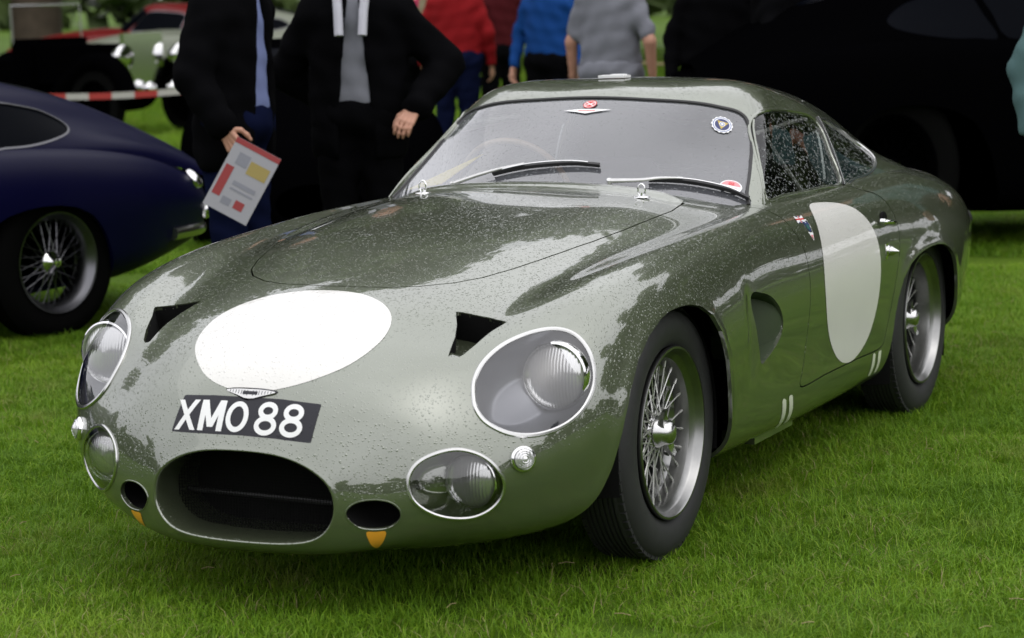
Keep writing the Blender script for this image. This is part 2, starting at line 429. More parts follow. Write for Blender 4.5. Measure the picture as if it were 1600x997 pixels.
def snap(P, V, N):
    """drop points onto the surface sampled by V, N"""
    P = np.asarray(P, float).reshape(-1, 3); out = []; nn = []
    for p in P:
        i = np.argmin(((V-p)**2).sum(1)); n = N[i]
        out.append(p - n*((p-V[i])@n)); nn.append(n)
    return np.array(out), np.array(nn)

def sweep(L, Nn, prof, closed=True, side=1.0):
    """sweep a closed profile [(across, up), ...] along loop L with surface normals Nn"""
    n = len(L)
    T = (np.roll(L, -1, 0)-np.roll(L, 1, 0)) if closed else np.gradient(L, axis=0)
    T /= np.linalg.norm(T, axis=1, keepdims=True)
    S = np.cross(T, Nn); S /= np.linalg.norm(S, axis=1, keepdims=True); U = np.cross(S, T)
    prof = np.array(prof, float); m = len(prof)
    V = (L[:, None] + side*S[:, None]*prof[None, :, :1] + U[:, None]*prof[None, :, 1:]).reshape(-1, 3)
    F = []
    for i in range(n if closed else n-1):
        j = (i+1) % n
        for k in range(m):
            l = (k+1) % m
            F.append((i*m+k, j*m+k, j*m+l, i*m+l))
    if not closed: F.append(tuple(range(m))); F.append(tuple((n-1)*m+k for k in reversed(range(m))))
    return V, F
# ---------------------------------------------------------------- body net of the coupe (x forward, y to the car's left, z up, origin under the front axle)
def body_table():
    S = []
    S.append([(.74,0,.428),(.74,.09,.424),(.74,.155,.408),(.74,.205,.38),(.74,.235,.35),(.74,.245,.31),(.74,.24,.27),(.74,.215,.237),(.74,.17,.215),(.74,.09,.207),(.74,0,.205)])
    S.append([(.925,0,.418),(.925,.085,.414),(.923,.150,.400),(.921,.20,.375),(.919,.232,.345),(.918,.243,.31),(.919,.24,.274),(.92,.218,.24),(.922,.172,.217),(.925,.09,.208),(.925,0,.206)])
    S.append([(.946,0,.427),(.946,.09,.424),(.944,.158,.409),(.941,.212,.383),(.938,.247,.35),(.936,.26,.31),(.937,.256,.27),(.939,.230,.231),(.942,.182,.205),(.946,.10,.195),(.947,0,.193)])
    S.append([(.936,0,.458),(.935,.105,.454),(.930,.185,.438),(.925,.245,.411),(.920,.287,.37),(.918,.308,.322),(.920,.304,.272),(.922,.272,.224),(.926,.215,.192),(.930,.12,.179),(.930,0,.176)])
    S.append([(.907,0,.515),(.905,.13,.51),(.898,.225,.49),(.888,.298,.46),(.878,.355,.415),(.875,.388,.355),(.880,.388,.292),(.885,.352,.230),(.888,.28,.185),(.885,.16,.165),(.880,0,.158)])
    S.append([(.865,0,.576),(.861,.15,.57),(.850,.265,.548),(.836,.352,.518),(.822,.428,.470),(.815,.478,.400),(.820,.492,.322),(.825,.455,.244),(.825,.365,.19),(.80,.2,.158),(.79,0,.15)])
    S.append([(.79,0,.645),(.784,.165,.638),(.768,.295,.615),(.745,.395,.586),(.722,.488,.540),(.705,.578,.468),(.712,.622,.366),(.715,.592,.268),(.71,.50,.205),(.69,.3,.155),(.68,0,.145)])
    S.append([(.66,0,.71),(.656,.18,.702),(.642,.32,.680),(.622,.432,.655),(.600,.548,.626),(.580,.660,.548),(.575,.723,.42),(.575,.712,.30),(.575,.65,.222),(.56,.4,.155),(.55,0,.145)])
    S.append([(.48,0,.763),(.476,.187,.756),(.466,.345,.736),(.456,.472,.709),(.446,.595,.700),(.43,.712,.632),(.42,.777,.48),(.42,.77,.345),(.42,.728,.235),(.42,.5,.155),(.42,0,.15)])
    def row(x, *yz): return [(x, y, z) for y, z in yz]
    S.append(row(.25,(0,.808),(.19,.802),(.358,.782),(.500,.754),(.622,.756),(.738,.690),(.798,.53),(.793,.37),(.752,.245),(.5,.155),(0,.15)))
    S.append(row(0,(0,.850),(.19,.845),(.37,.828),(.530,.788),(.642,.790),(.745,.733),(.806,.57),(.80,.39),(.76,.25),(.5,.155),(0,.15)))
    S.append(row(-.30,(0,.882),(.19,.878),(.38,.862),(.562,.812),(.655,.811),(.747,.750),(.802,.57),(.792,.385),(.752,.235),(.5,.155),(0,.15)))
    S.append(row(-.62,(0,.906),(.19,.902),(.385,.886),(.585,.832),(.665,.830),(.742,.766),(.79,.585),(.78,.385),(.746,.222),(.5,.155),(0,.15)))
    S.append(row(-.95,(0,.905),(.20,.90),(.38,.882),(.57,.852),(.66,.842),(.738,.776),(.785,.595),(.776,.39),(.745,.215),(.5,.155),(0,.15)))
    S.append(row(-1.40,(0,.88),(.20,.88),(.37,.872),(.52,.862),(.645,.846),(.738,.780),(.786,.605),(.778,.40),(.745,.215),(.5,.155),(0,.15)))
    S.append(row(-1.90,(0,.86),(.20,.86),(.37,.86),(.52,.862),(.65,.850),(.745,.787),(.792,.61),(.785,.40),(.75,.22),(.5,.155),(0,.15)))
    S.append(row(-2.36,(0,.85),(.20,.85),(.37,.852),(.52,.862),(.655,.846),(.758,.775),(.812,.61),(.805,.42),(.768,.25),(.5,.17),(0,.16)))
    S.append(row(-2.80,(0,.825),(.20,.825),(.36,.828),(.51,.832),(.645,.805),(.745,.735),(.795,.59),(.785,.42),(.74,.27),(.5,.2),(0,.19)))
    S.append(row(-3.10,(0,.785),(.20,.785),(.35,.783),(.49,.775),(.615,.745),(.70,.68),(.74,.56),(.725,.42),(.68,.30),(.45,.24),(0,.23)))
    S.append(row(-3.33,(0,.725),(.20,.723),(.34,.717),(.47,.70),(.575,.665),(.64,.60),(.665,.52),(.648,.42),(.60,.335),(.4,.29),(0,.28)))
    S.append(row(-3.45,(0,.66),(.18,.658),(.31,.650),(.42,.635),(.505,.605),(.56,.56),(.575,.50),(.56,.43),(.51,.375),(.33,.34),(0,.335)))
    S.append(row(-3.47,(0,.60),(.13,.60),(.22,.59),(.30,.58),(.36,.56),(.39,.53),(.40,.49),(.38,.44),(.34,.41),(.2,.395),(0,.39)))
    S.append(row(-3.475,(0,.50),(.03,.5),(.05,.5),(.07,.5),(.09,.5),(.10,.5),(.09,.49),(.07,.49),(.05,.49),(.02,.49),(0,.49)))
    return np.array(S, float)

def cabin_table():
    S = []
    S.append([(-.79,0,.86),(-.81,.2,.856),(-.86,.40,.848),(-.95,.565,.84),(-.99,.618,.835),(-.99,.64,.82),(-.99,.655,.81),(-.99,.665,.78)])
    S.append([(-.895,0,.93),(-.915,.2,.925),(-.968,.385,.914),(-1.052,.545,.90),(-1.09,.602,.893),(-1.09,.63,.865),(-1.09,.655,.83),(-1.09,.672,.78)])
    S.append([(-1.055,0,1.043),(-1.075,.2,1.037),(-1.125,.365,1.02),(-1.195,.502,.997),(-1.23,.565,.985),(-1.23,.61,.92),(-1.23,.655,.835),(-1.23,.675,.78)])
    S.append([(-1.205,0,1.140),(-1.22,.19,1.133),(-1.262,.34,1.114),(-1.32,.458,1.087),(-1.36,.533,1.055),(-1.36,.592,.955),(-1.36,.655,.84),(-1.36,.675,.78)])
    S.append([(-1.33,0,1.195),(-1.345,.19,1.188),(-1.385,.33,1.168),(-1.44,.44,1.137),(-1.50,.517,1.082),(-1.50,.585,.965),(-1.50,.655,.84),(-1.50,.675,.78)])
    def row(x, *yz): return [(x, y, z) for y, z in yz]
    S.append(row(-1.60,(0,1.217),(.19,1.213),(.33,1.192),(.437,1.155),(.512,1.09),(.585,.97),(.655,.842),(.675,.78)))
    S.append(row(-1.88,(0,1.213),(.19,1.208),(.33,1.187),(.433,1.147),(.507,1.08),(.58,.965),(.655,.842),(.675,.78)))
    S.append(row(-2.16,(0,1.182),(.19,1.177),(.325,1.153),(.423,1.108),(.495,1.04),(.57,.945),(.652,.845),(.67,.78)))
    S.append(row(-2.45,(0,1.115),(.19,1.110),(.31,1.085),(.402,1.04),(.472,.975),(.55,.905),(.64,.842),(.66,.77)))
    S.append(row(-2.75,(0,1.008),(.18,1.005),(.295,.982),(.38,.942),(.45,.893),(.53,.85),(.62,.81),(.64,.74)))
    S.append(row(-3.05,(0,.885),(.17,.882),(.275,.865),(.355,.838),(.425,.805),(.50,.77),(.58,.73),(.60,.68)))
    S.append(row(-3.30,(0,.765),(.15,.762),(.25,.75),(.33,.73),(.40,.70),(.47,.67),(.54,.63),(.56,.60)))
    return np.array(S, float)

def tweak(S, items):
    for i, js, d in items:
        for j in ([js] if isinstance(js, int) else js): S[i, j] += d
    return S

_body0, _cabin0 = body_table, cabin_table
def body_table():
    return tweak(_body0(), [
        (6, 5, (0, .006, .010)), (6, 4, (0, 0, .004)),
        (7, 5, (.006, .010, .016)), (7, 4, (0, 0, .010)), (7, 6, (0, .006, 0)),
        (8, 5, (.0, .010, .018)), (8, 4, (0, 0, .014)), (8, 6, (0, .006, 0)),
        (9, 5, (0, .008, .018)), (9, 4, (0, 0, .016)), (9, 6, (0, .003, 0)),
        (10, 5, (0, .004, .014)), (10, 4, (0, 0, .014)),
        (11, 5, (0, .003, .010)), (11, 4, (0, 0, .012)),
        (12, 5, (0, .002, .008)), (12, 4, (0, 0, .008)),
        (6, 8, (0, .01, -.012)), (7, 8, (0, .01, -.01)), (6, 9, (0, 0, -.008)), (7, 9, (0, 0, -.01)),
        (18, 7, (0, -.020, .01)), (19, 7, (0, -.022, .01)), (18, 6, (0, -.008, 0)), (19, 6, (0, -.010, 0)), (18, 8, (0, -.02, .02)), (19, 8, (0, -.02, .02)),
        (17, 8, (0, -.01, .01)), (17, 7, (0, -.005, 0)),
        (20, (6, 7), (0, -.012, 0)),
    ])
def cabin_table():
    return tweak(_cabin0(), [
        (1, (3, 4), (0, .010, .004)), (2, (3, 4), (0, .014, .008)), (3, 3, (0, .020, .016)), (3, 4, (0, .012, .012)), (3, 2, (0, .01, .010)),
        (4, 3, (0, .018, .016)), (4, 2, (0, .01, .010)), (4, 4, (0, .006, .006)), (5, (0, 1), (0, 0, -.010)), (5, 3, (0, .006, .004)),
        (6, (0, 1, 2, 3), (0, 0, -.020)), (7, (0, 1, 2, 3, 4), (0, 0, -.028)), (8, (0, 1, 2, 3, 4), (0, 0, -.030)), (9, (0, 1, 2, 3, 4), (0, 0, -.022)),
        (10, (0, 1, 2, 3), (0, 0, -.012)),
    ])
_body1, _cabin1 = body_table, cabin_table
def body_table():
    return tweak(_body1(), [
        (6, 5, (0, .004, .008)), (7, 5, (.004, .006, .012)), (7, 4, (0, 0, .008)), (8, 5, (0, .004, .010)), (8, 4, (0, 0, .008)), (6, 6, (0, .004, 0)),
        (9, 5, (0, 0, .004))])
def cabin_table():
    return tweak(_cabin1(), [
        (3, 2, (0, .01, .014)), (4, 2, (0, 0, .012)), (4, 3, (0, .006, .012)), (3, 3, (0, .004, .008)), (5, 3, (0, .004, .008)), (5, 2, (0, 0, .006)),
        (7, (0, 1, 2, 3, 4), (0, 0, .003)), (8, (0, 1, 2, 3, 4), (0, 0, .014)), (9, (0, 1, 2, 3, 4), (0, 0, .018)), (10, (0, 1, 2, 3, 4), (0, 0, .012))])
# ---------------------------------------------------------------- lawn
m, t, b = principled('lawn_soil', (.05, .09, .02), .9, spec=.1)
tc = N_(t, 'ShaderNodeTexCoord'); n1 = N_(t, 'ShaderNodeTexNoise'); n1.inputs['Scale'].default_value = .35; n1.inputs['Detail'].default_value = 8
n2 = N_(t, 'ShaderNodeTexNoise'); n2.inputs['Scale'].default_value = 45; n2.inputs['Detail'].default_value = 6
r1 = N_(t, 'ShaderNodeValToRGB'); r1.color_ramp.elements[0].position = .35; r1.color_ramp.elements[0].color = (.045, .092, .006, 1); r1.color_ramp.elements[1].position = .68; r1.color_ramp.elements[1].color = (.09, .155, .012, 1)
r2 = N_(t, 'ShaderNodeMixRGB', blend_type='MULTIPLY'); r2.inputs[0].default_value = .55
cr = N_(t, 'ShaderNodeValToRGB'); cr.color_ramp.elements[0].position = .3; cr.color_ramp.elements[0].color = (.35, .35, .3, 1); cr.color_ramp.elements[1].position = .7
t.links.new(tc.outputs['Object'], n1.inputs['Vector']); t.links.new(tc.outputs['Object'], n2.inputs['Vector']); t.links.new(n1.outputs['Fac'], r1.inputs[0]); t.links.new(n2.outputs['Fac'], cr.inputs[0])
t.links.new(r1.outputs[0], r2.inputs[1]); t.links.new(cr.outputs[0], r2.inputs[2]); t.links.new(r2.outputs[0], b.inputs['Base Color'])
S_ = 900; n_ = 24
gv = [(x, y, 0) for x in np.linspace(-S_, S_, n_) for y in np.linspace(-S_, S_, n_)]
mk('ground', gv, [(i*n_+j, (i+1)*n_+j, (i+1)*n_+j+1, i*n_+j+1) for i in range(n_-1) for j in range(n_-1)], 'lawn_soil', None, smooth=False, kind='structure')

m, t, b = principled('grass_blade', (.075, .14, .02), .5, spec=.18)
b.inputs['Subsurface Weight'].default_value = 0
oi = N_(t, 'ShaderNodeObjectInfo'); tc = N_(t, 'ShaderNodeTexCoord'); at = N_(t, 'ShaderNodeAttribute'); at.attribute_name = 'tone'; at.attribute_type = 'GEOMETRY'
ge = N_(t, 'ShaderNodeNewGeometry'); n1 = N_(t, 'ShaderNodeTexNoise'); n1.inputs['Scale'].default_value = 1.1; n1.inputs['Detail'].default_value = 4; t.links.new(ge.outputs['Position'], n1.inputs['Vector'])
sm = N_(t, 'ShaderNodeMath', operation='MULTIPLY_ADD'); sm.inputs[1].default_value = .45; t.links.new(at.outputs['Fac'], sm.inputs[0])
hf = N_(t, 'ShaderNodeMath', operation='MULTIPLY_ADD'); hf.inputs[1].default_value = 1.1; hf.inputs[2].default_value = -.28; t.links.new(n1.outputs['Fac'], hf.inputs[0]); t.links.new(hf.outputs[0], sm.inputs[2])
cr = N_(t, 'ShaderNodeValToRGB'); e = cr.color_ramp.elements; e[0].position = .12; e[0].color = (.060, .130, .007, 1); e[1].position = .93; e[1].color = (.25, .37, .030, 1)
x = e.new(.5); x.color = (.135, .265, .014, 1); x = e.new(.985); x.color = (.30, .27, .12, 1)
t.links.new(sm.outputs[0], cr.inputs[0])
n3 = N_(t, 'ShaderNodeTexNoise'); n3.inputs['Scale'].default_value = 2.6; n3.inputs['Detail'].default_value = 5; n3.inputs['Roughness'].default_value = .65; t.links.new(ge.outputs['Position'], n3.inputs['Vector'])
m3 = N_(t, 'ShaderNodeMapRange'); m3.inputs['From Min'].default_value = .56; m3.inputs['From Max'].default_value = .74; m3.inputs['To Max'].default_value = .42; t.links.new(n3.outputs['Fac'], m3.inputs['Value'])
wn = N_(t, 'ShaderNodeMixRGB'); wn.inputs[2].default_value = (.24, .20, .075, 1); t.links.new(m3.outputs[0], wn.inputs[0]); t.links.new(cr.outputs[0], wn.inputs[1]); cr = wn      # worn, strawy patches
t.links.new(cr.outputs[0], b.inputs['Base Color'])
tl = N_(t, 'ShaderNodeBsdfTranslucent'); t.links.new(cr.outputs[0], tl.inputs[0]); mx = N_(t, 'ShaderNodeMixShader'); mx.inputs[0].default_value = .38
o_ = t.nodes['Material Output']; t.links.new(b.outputs[0], mx.inputs[1]); t.links.new(tl.outputs[0], mx.inputs[2]); t.links.new(mx.outputs[0], o_.inputs[0])

def tuft(name, n, rad, h0, h1, wd, seed):
    g = np.random.default_rng(seed); V = []; F = []; T = []
    for i in range(n):
        a = g.uniform(0, 6.28); r_ = rad*math.sqrt(g.uniform()); x, y = r_*math.cos(a), r_*math.sin(a)
        h = g.uniform(h0, h1); b_ = g.uniform(0, 6.28); l = g.uniform(.4, 1.7)*h; w2 = wd*g.uniform(.7, 1.3); px, py = -math.sin(b_)*w2, math.cos(b_)*w2
        dx, dy = math.cos(b_)*l, math.sin(b_)*l; k = len(V)
        V += [(x-px, y-py, -.004), (x+px, y+py, -.004), (x+dx*.35+px*.8, y+dy*.35+py*.8, h*.62), (x+dx*.35-px*.8, y+dy*.35-py*.8, h*.62), (x+dx, y+dy, h*g.uniform(.75, 1.0))]
        F += [(k, k+1, k+2, k+3), (k+3, k+2, k+4)]; tone = g.uniform(0, 1) if g.uniform() > .05 else 1.6
        T += [tone]*5
    me = bpy.data.meshes.new(name); me.from_pydata(V, [], F); me.update(); me.materials.append(MATS['grass_blade'])
    at_ = me.attributes.new('tone', 'FLOAT', 'POINT'); at_.data.foreach_set('value', T)
    return me

def scatter(name, polys, density, mesh, smin, smax, seed):
    """grass: tufts instanced over a flat sheet by geometry nodes"""
    me = bpy.data.meshes.new(name); V = [(x, y, 0) for P in polys for x, y in P]; F = []; k = 0
    for P in polys: F.append(tuple(range(k, k+len(P)))); k += len(P)
    me.from_pydata(V, [], F); me.update(); o = bpy.data.objects.new(name, me); COL.objects.link(o); o['kind'] = 'stuff'
    src = bpy.data.objects.new(name + '_tuft', mesh)
    ng = bpy.data.node_groups.new(name, 'GeometryNodeTree'); ng.interface.new_socket('Geometry', in_out='INPUT', socket_type='NodeSocketGeometry'); ng.interface.new_socket('Geometry', in_out='OUTPUT', socket_type='NodeSocketGeometry')
    gi = ng.nodes.new('NodeGroupInput'); go = ng.nodes.new('NodeGroupOutput'); dp = ng.nodes.new('GeometryNodeDistributePointsOnFaces'); dp.inputs['Density'].default_value = density; dp.inputs['Seed'].default_value = seed
    io = ng.nodes.new('GeometryNodeInstanceOnPoints'); ob = ng.nodes.new('GeometryNodeObjectInfo'); ob.inputs['Object'].default_value = src; ob.inputs['As Instance'].default_value = True
    rv = ng.nodes.new('FunctionNodeRandomValue'); rv.data_type = 'FLOAT_VECTOR'; rv.inputs[0].default_value = (-.12, -.12, 0); rv.inputs[1].default_value = (.12, .12, 6.283)
    rs = ng.nodes.new('FunctionNodeRandomValue'); rs.data_type = 'FLOAT'; rs.inputs[2].default_value = smin; rs.inputs[3].default_value = smax; rs.inputs['Seed'].default_value = 5
    l = ng.links.new; l(gi.outputs[0], dp.inputs['Mesh']); l(dp.outputs['Points'], io.inputs['Points']); l(ob.outputs['Geometry'], io.inputs['Instance']); l(rv.outputs[0], io.inputs['Rotation']); l(rs.outputs[1], io.inputs['Scale']); l(io.outputs[0], go.inputs[0])
    md = o.modifiers.new('scatter', 'NODES'); md.node_group = ng
    return o
def band(d0, d1, m0=.02, half=.232):
    """ground sector ahead of the camera spot between two distances"""
    a = math.atan2(CF.y, CF.x); out = []
    for d_, s in ((d0, -1), (d0, 1), (d1, 1), (d1, -1)):
        aa = a - s*half*1.0; out.append((CAM.x + d_*math.cos(aa), CAM.y + d_*math.sin(aa)))
    return out
t1 = tuft('grass_tuft', 74, .075, .014, .040, .0011, 1); t2 = tuft('grass_tuft_far', 70, .14, .025, .06, .0020, 2)
scatter('grass', [band(3.0, 14.5, half=.50)], 270, t1, .7, 1.3, 3)
scatter('grass', [band(14.5, 25, half=.42)], 95, t2, .75, 1.2, 5)
scatter('grass', [band(25, 60, half=.32)], 14, t2, 1.2, 2.0, 6)
tw = MB()
g_ = np.random.default_rng(11)
for i in range(70):                                              # dry clippings lying on the lawn
    d_ = g_.uniform(5.2, 12); a = math.atan2(CF.y, CF.x) + g_.uniform(-.21, .21); x, y = CAM.x+d_*math.cos(a), CAM.y+d_*math.sin(a)
    b_ = g_.uniform(0, 6.28); l = g_.uniform(.015, .045); tw.tube([(x, y, .035), (x+l*.5*math.cos(b_), y+l*.5*math.sin(b_), .037), (x+l*math.cos(b_+.12), y+l*math.sin(b_+.12), .033)], .0011, 4)
m, t, b = principled('straw', (.26, .21, .10), .8)
tw.build('grass_clippings', 'straw', None, kind='stuff')

# ---------------------------------------------------------------- trees round the field (their dark mass shows in the wet paint)
m, t, b = principled('bark', (.09, .07, .05), .9, spec=.2); vary(m, t, b, (.09, .07, .05), .4, 6)
m, t, b = principled('tree_leaves', (.045, .075, .02), .6, spec=.25)
ge = N_(t, 'ShaderNodeNewGeometry'); n1 = N_(t, 'ShaderNodeTexNoise'); n1.inputs['Scale'].default_value = .6; n1.inputs['Detail'].default_value = 4; t.links.new(ge.outputs['Position'], n1.inputs['Vector'])
cr = N_(t, 'ShaderNodeValToRGB'); e = cr.color_ramp.elements; e[0].position = .3; e[0].color = (.022, .042, .010, 1); e[1].position = .7; e[1].color = (.075, .105, .03, 1)
t.links.new(n1.outputs['Fac'], cr.inputs[0]); t.links.new(cr.outputs[0], b.inputs['Base Color'])
def tree_mesh(seed, h, rad, nl=18000):
    g = np.random.default_rng(seed); tk = MB(); tk.tube([(0, 0, -.2), (.1, 0, h*.2), (-.1, .1, h*.45), (.1, 0, h*.8)], [h*.022, h*.018, h*.013, h*.004], 10)
    cl = []
    for i in range(26):
        a = g.uniform(0, 6.28); z = h*g.uniform(.22, .92); rr = rad*math.sqrt(max(.05, 1-((z/h-.5)/.52)**2))*g.uniform(.35, .95)
        c_ = np.array((rr*math.cos(a), rr*math.sin(a), z)); tk.tube([(0, 0, z*.72), c_*[.5, .5, 1]-[0, 0, h*.05], c_], [h*.007, h*.004, h*.001], 6); cl.append((c_, rad*g.uniform(.26, .5)))
    C_ = np.array([c for c, _ in cl]); Rr = np.array([r_ for _, r_ in cl]); idx = g.integers(0, len(cl), nl)
    d_ = g.normal(size=(nl, 3)); d_ /= np.linalg.norm(d_, axis=1, keepdims=True); P = C_[idx] + d_*(Rr[idx]*g.uniform(.55, 1.08, nl))[:, None]*[1, 1, .75]
    u = g.normal(size=(nl, 3)); u /= np.linalg.norm(u, axis=1, keepdims=True); v = np.cross(u, d_); v /= np.maximum(np.linalg.norm(v, axis=1, keepdims=True), 1e-6); s = g.uniform(.25, .55, nl)[:, None]
    V = np.stack([P-u*s, P+v*s*.6, P+u*s, P-v*s*.6], 1).reshape(-1, 3); F = np.arange(4*nl).reshape(-1, 4)
    return tk, V, F
protos = []
for i, (h, rad) in enumerate(((21, 7.5), (18, 6.5), (23, 7))):
    tk, V, F = tree_mesh(20+i, h, rad)
    r_ = empty('tree', (0, 0, -50)); tk.build('trunk', 'bark', r_); mk('crown', V, F, 'tree_leaves', r_, smooth=False); protos.append(r_)
spots = []
base = math.atan2(CF.y, CF.x)
def polar(c0, d_, a): return (c0[0]+d_*math.cos(a), c0[1]+d_*math.sin(a))
k = 0
for a, d_, sc in [(-62, 44, 1.0), (-50, 41, .95), (-38, 43, 1.05), (-27, 40, 1.0), (-16, 42, 1.08), (-5, 39, 1.0), (6, 42, 1.06), (17, 40, .98), (28, 42, 1.04), (39, 41, .96), (50, 44, 1.0), (62, 46, .95)]:
    spots.append((polar((-2, 0), d_, R(180+a)), sc*1.2, 'one of the thick row beyond the show field'))
for a in range(-110, 111, 13): spots.append((polar((4, 0), 56 + 5*math.sin(a), R(a+6)), .47 + .06*math.sin(a*3), 'one of those standing far behind the photographer'))
for i, (p, sc, lb) in enumerate(spots):
    if i < 3: r_ = protos[i]
    else: r_ = copy_tree(protos[i % 3])
    r_.location = (p[0], p[1], 0); r_.scale = (sc, sc, sc); r_.rotation_euler = (0, 0, i*1.7)
    tag(r_, 'leafy dark green tree, ' + lb, 'tree', 'trees round the show field')

def hedge(name, r_, a0, a1, c0, hh, label, n=9000):
    g = np.random.default_rng(int(r_)); A = np.radians(g.uniform(a0, a1, n)); z = g.uniform(0, 1, n)**.8*hh*(1+.15*np.sin(A*40)); rr = r_ + g.normal(size=n)*.5
    P = np.stack([c0[0]+rr*np.cos(A), c0[1]+rr*np.sin(A), z], 1); u = g.normal(size=(n, 3)); u /= np.linalg.norm(u, axis=1, keepdims=True); v = np.cross(u, g.normal(size=(n, 3))); v /= np.linalg.norm(v, axis=1, keepdims=True); s_ = g.uniform(.5, 1.0, n)[:, None]
    V = np.stack([P-u*s_, P+v*s_*.6, P+u*s_, P-v*s_*.6], 1).reshape(-1, 3); return tag(mk(name, V, np.arange(4*n).reshape(-1, 4), 'tree_leaves', None, smooth=False), label, 'hedge')
hedge('hedge', 112, 140, 260, (0, 0), 5, 'long dark hedge added at the far end of the show field to hide the sky strip')  # added hedge: blocks bright sky under the tree crowns
hedge('hedge', 72, -125, 125, (0, 0), 7, 'tall dark hedge behind the photographer added to close the sky gap in the paint reflections', 16000)  # added unseen hedge: keeps low sky out of the paint reflections
# ---------------------------------------------------------------- outlines on the body skin (car's left side; mirrored for the right)
HOOD = [(-.80, .487), (-.66, .489), (-.5, .486), (-.32, .477), (-.15, .460), (0, .436), (.10, .414), (.20, .385), (.30, .345), (.37, .298), (.43, .228), (.463, .156), (.478, .07)]
HOOD_XY = np.array([(-.855, 0), (-.850, .2), (-.835, .40), (-.825, .465)] + HOOD[1:] + [(.480, 0)] + [(x, -y) for x, y in HOOD[1:][::-1]] + [(-.825, -.465), (-.835, -.40), (-.850, -.2)])
DOOR_XZ = smooth_loop([(-.985, 0, .90), (-.990, 0, .80), (-1.018, 0, .748), (-1.030, 0, .70), (-1.022, 0, .60), (-.990, 0, .475), (-.962, 0, .375), (-.945, 0, .316), (-1.2, 0, .317), (-1.5, 0, .318), (-1.745, 0, .319),
                       (-1.80, 0, .363), (-1.885, 0, .522), (-1.95, 0, .66), (-1.950, 0, .74), (-1.90, 0, .805), (-1.80, 0, .835), (-1.735, 0, .87), (-1.735, 0, .90)], 120)[:, [0, 2]]
ARCH_F = np.array([(-.345, .02), (-.338, .20), (-.322, .264), (-.298, .339), (-.28, .411), (-.242, .508), (-.20, .585), (-.15, .637), (-.083, .669), (-.01, .682), (.054, .684), (.12, .680), (.178, .668), (.267, .636), (.346, .586), (.400, .522), (.435, .455), (.458, .39), (.474, .337), (.50, .28), (.53, .22), (.56, .10), (.57, .02)])
ARCH_R = np.array([(-1.80, .02), (-1.815, .18), (-1.835, .28), (-1.865, .39), (-1.90, .465), (-1.95, .525), (-2.02, .565), (-2.09, .585), (-2.154, .596), (-2.235, .603), (-2.311, .603), (-2.39, .596), (-2.451, .580), (-2.51, .553), (-2.56, .513), (-2.60, .46), (-2.63, .40), (-2.655, .33), (-2.69, .24), (-2.74, .10), (-2.76, .02)])
LAMP = [(.713,.513,.541),(.686,.504,.58),(.645,.511,.618),(.592,.539,.652),(.54,.587,.675),(.504,.636,.682),(.486,.679,.667),(.485,.714,.629),(.496,.733,.581),(.519,.737,.537),(.563,.725,.492),(.615,.696,.462),(.668,.653,.449),(.707,.604,.456),(.728,.556,.481),(.728,.528,.51)]
FOG = [(.865,.409,.351),(.856,.415,.383),(.839,.436,.407),(.811,.473,.423),(.785,.511,.426),(.761,.553,.41),(.745,.583,.381),(.734,.599,.342),(.736,.589,.304),(.75,.563,.275),(.774,.527,.261),(.812,.486,.265),(.845,.449,.284),(.863,.42,.314)]
DUCT = [(.931,.276,.284),(.927,.288,.303),(.916,.312,.314),(.9,.346,.316),(.886,.376,.308),(.877,.393,.289),(.875,.391,.267),(.883,.369,.248),(.895,.341,.243),(.913,.308,.247),(.926,.287,.263)]
NACA = [(.509,.369,.716),(.500,.403,.710),(.495,.455,.702),(.514,.512,.695),(.56,.49,.677),(.618,.472,.649),(.655,.456,.629),(.668,.443,.624),(.671,.426,.628),(.648,.422,.644),(.609,.415,.666),(.563,.398,.689)]
VENT = [(-.504,.786,.646),(-.60,.785,.640),(-.672,.785,.620),(-.727,.786,.588),(-.757,.787,.551),(-.757,.787,.522),(-.734,.786,.494),(-.680,.787,.470),(-.620,.787,.452),(-.567,.788,.443),(-.545,.79,.478),(-.520,.793,.545)]
ROUND = [(-1.292,.693,.826),(-1.376,.697,.826),(-1.500,.714,.814),(-1.605,.735,.790),(-1.683,.760,.742),(-1.722,.782,.68),(-1.728,.789,.60),(-1.708,.786,.50),(-1.665,.783,.425),(-1.595,.781,.367),(-1.475,.778,.326),(-1.36,.778,.329),(-1.262,.779,.375),(-1.189,.783,.465),(-1.160,.784,.589),(-1.182,.772,.690),(-1.215,.748,.765),(-1.245,.720,.806)]
NOSE_RND = [(.774,-.225,.634),(.695,-.243,.671),(.622,-.222,.706),(.560,-.160,.736),(.522,-.075,.75),(.510,.02,.755),(.520,.115,.75),(.562,.20,.728),(.628,.252,.698),(.71,.262,.661),(.795,.223,.617),(.853,.139,.58),(.882,.03,.556),(.879,-.061,.557),(.848,-.152,.584)]
SCREEN = [(-1.037,.582,.887),(-1.115,.563,.939),(-1.226,.530,1.02),(-1.288,.495,1.078),(-1.300,.462,1.108),(-1.278,.402,1.128),(-1.258,.30,1.142),(-1.244,.15,1.153),(-1.236,0,1.157)]
SIDEWIN = [(-1.075,.632,.862),(-1.133,.590,.936),(-1.212,.541,1.010),(-1.268,.509,1.067),(-1.315,.506,1.096),(-1.419,.510,1.106),(-1.56,.508,1.102),(-1.699,.506,1.090),(-1.832,.510,1.062),(-1.868,.540,1.020),(-1.820,.594,.950),(-1.757,.653,.860),(-1.58,.65,.858),(-1.398,.648,.860),(-1.2,.64,.861)]
QUARTER = [(-1.800,.653,.860),(-1.866,.589,.955),(-1.912,.54,1.022),(-1.962,.513,1.050),(-2.11,.498,1.034),(-2.24,.484,1.000),(-2.325,.505,.955),(-2.350,.54,.918),(-2.310,.585,.890),(-2.196,.622,.870),(-2.05,.649,.861),(-1.91,.654,.860)]
def mir(L): return np.array(L, float)*[1, -1, 1]

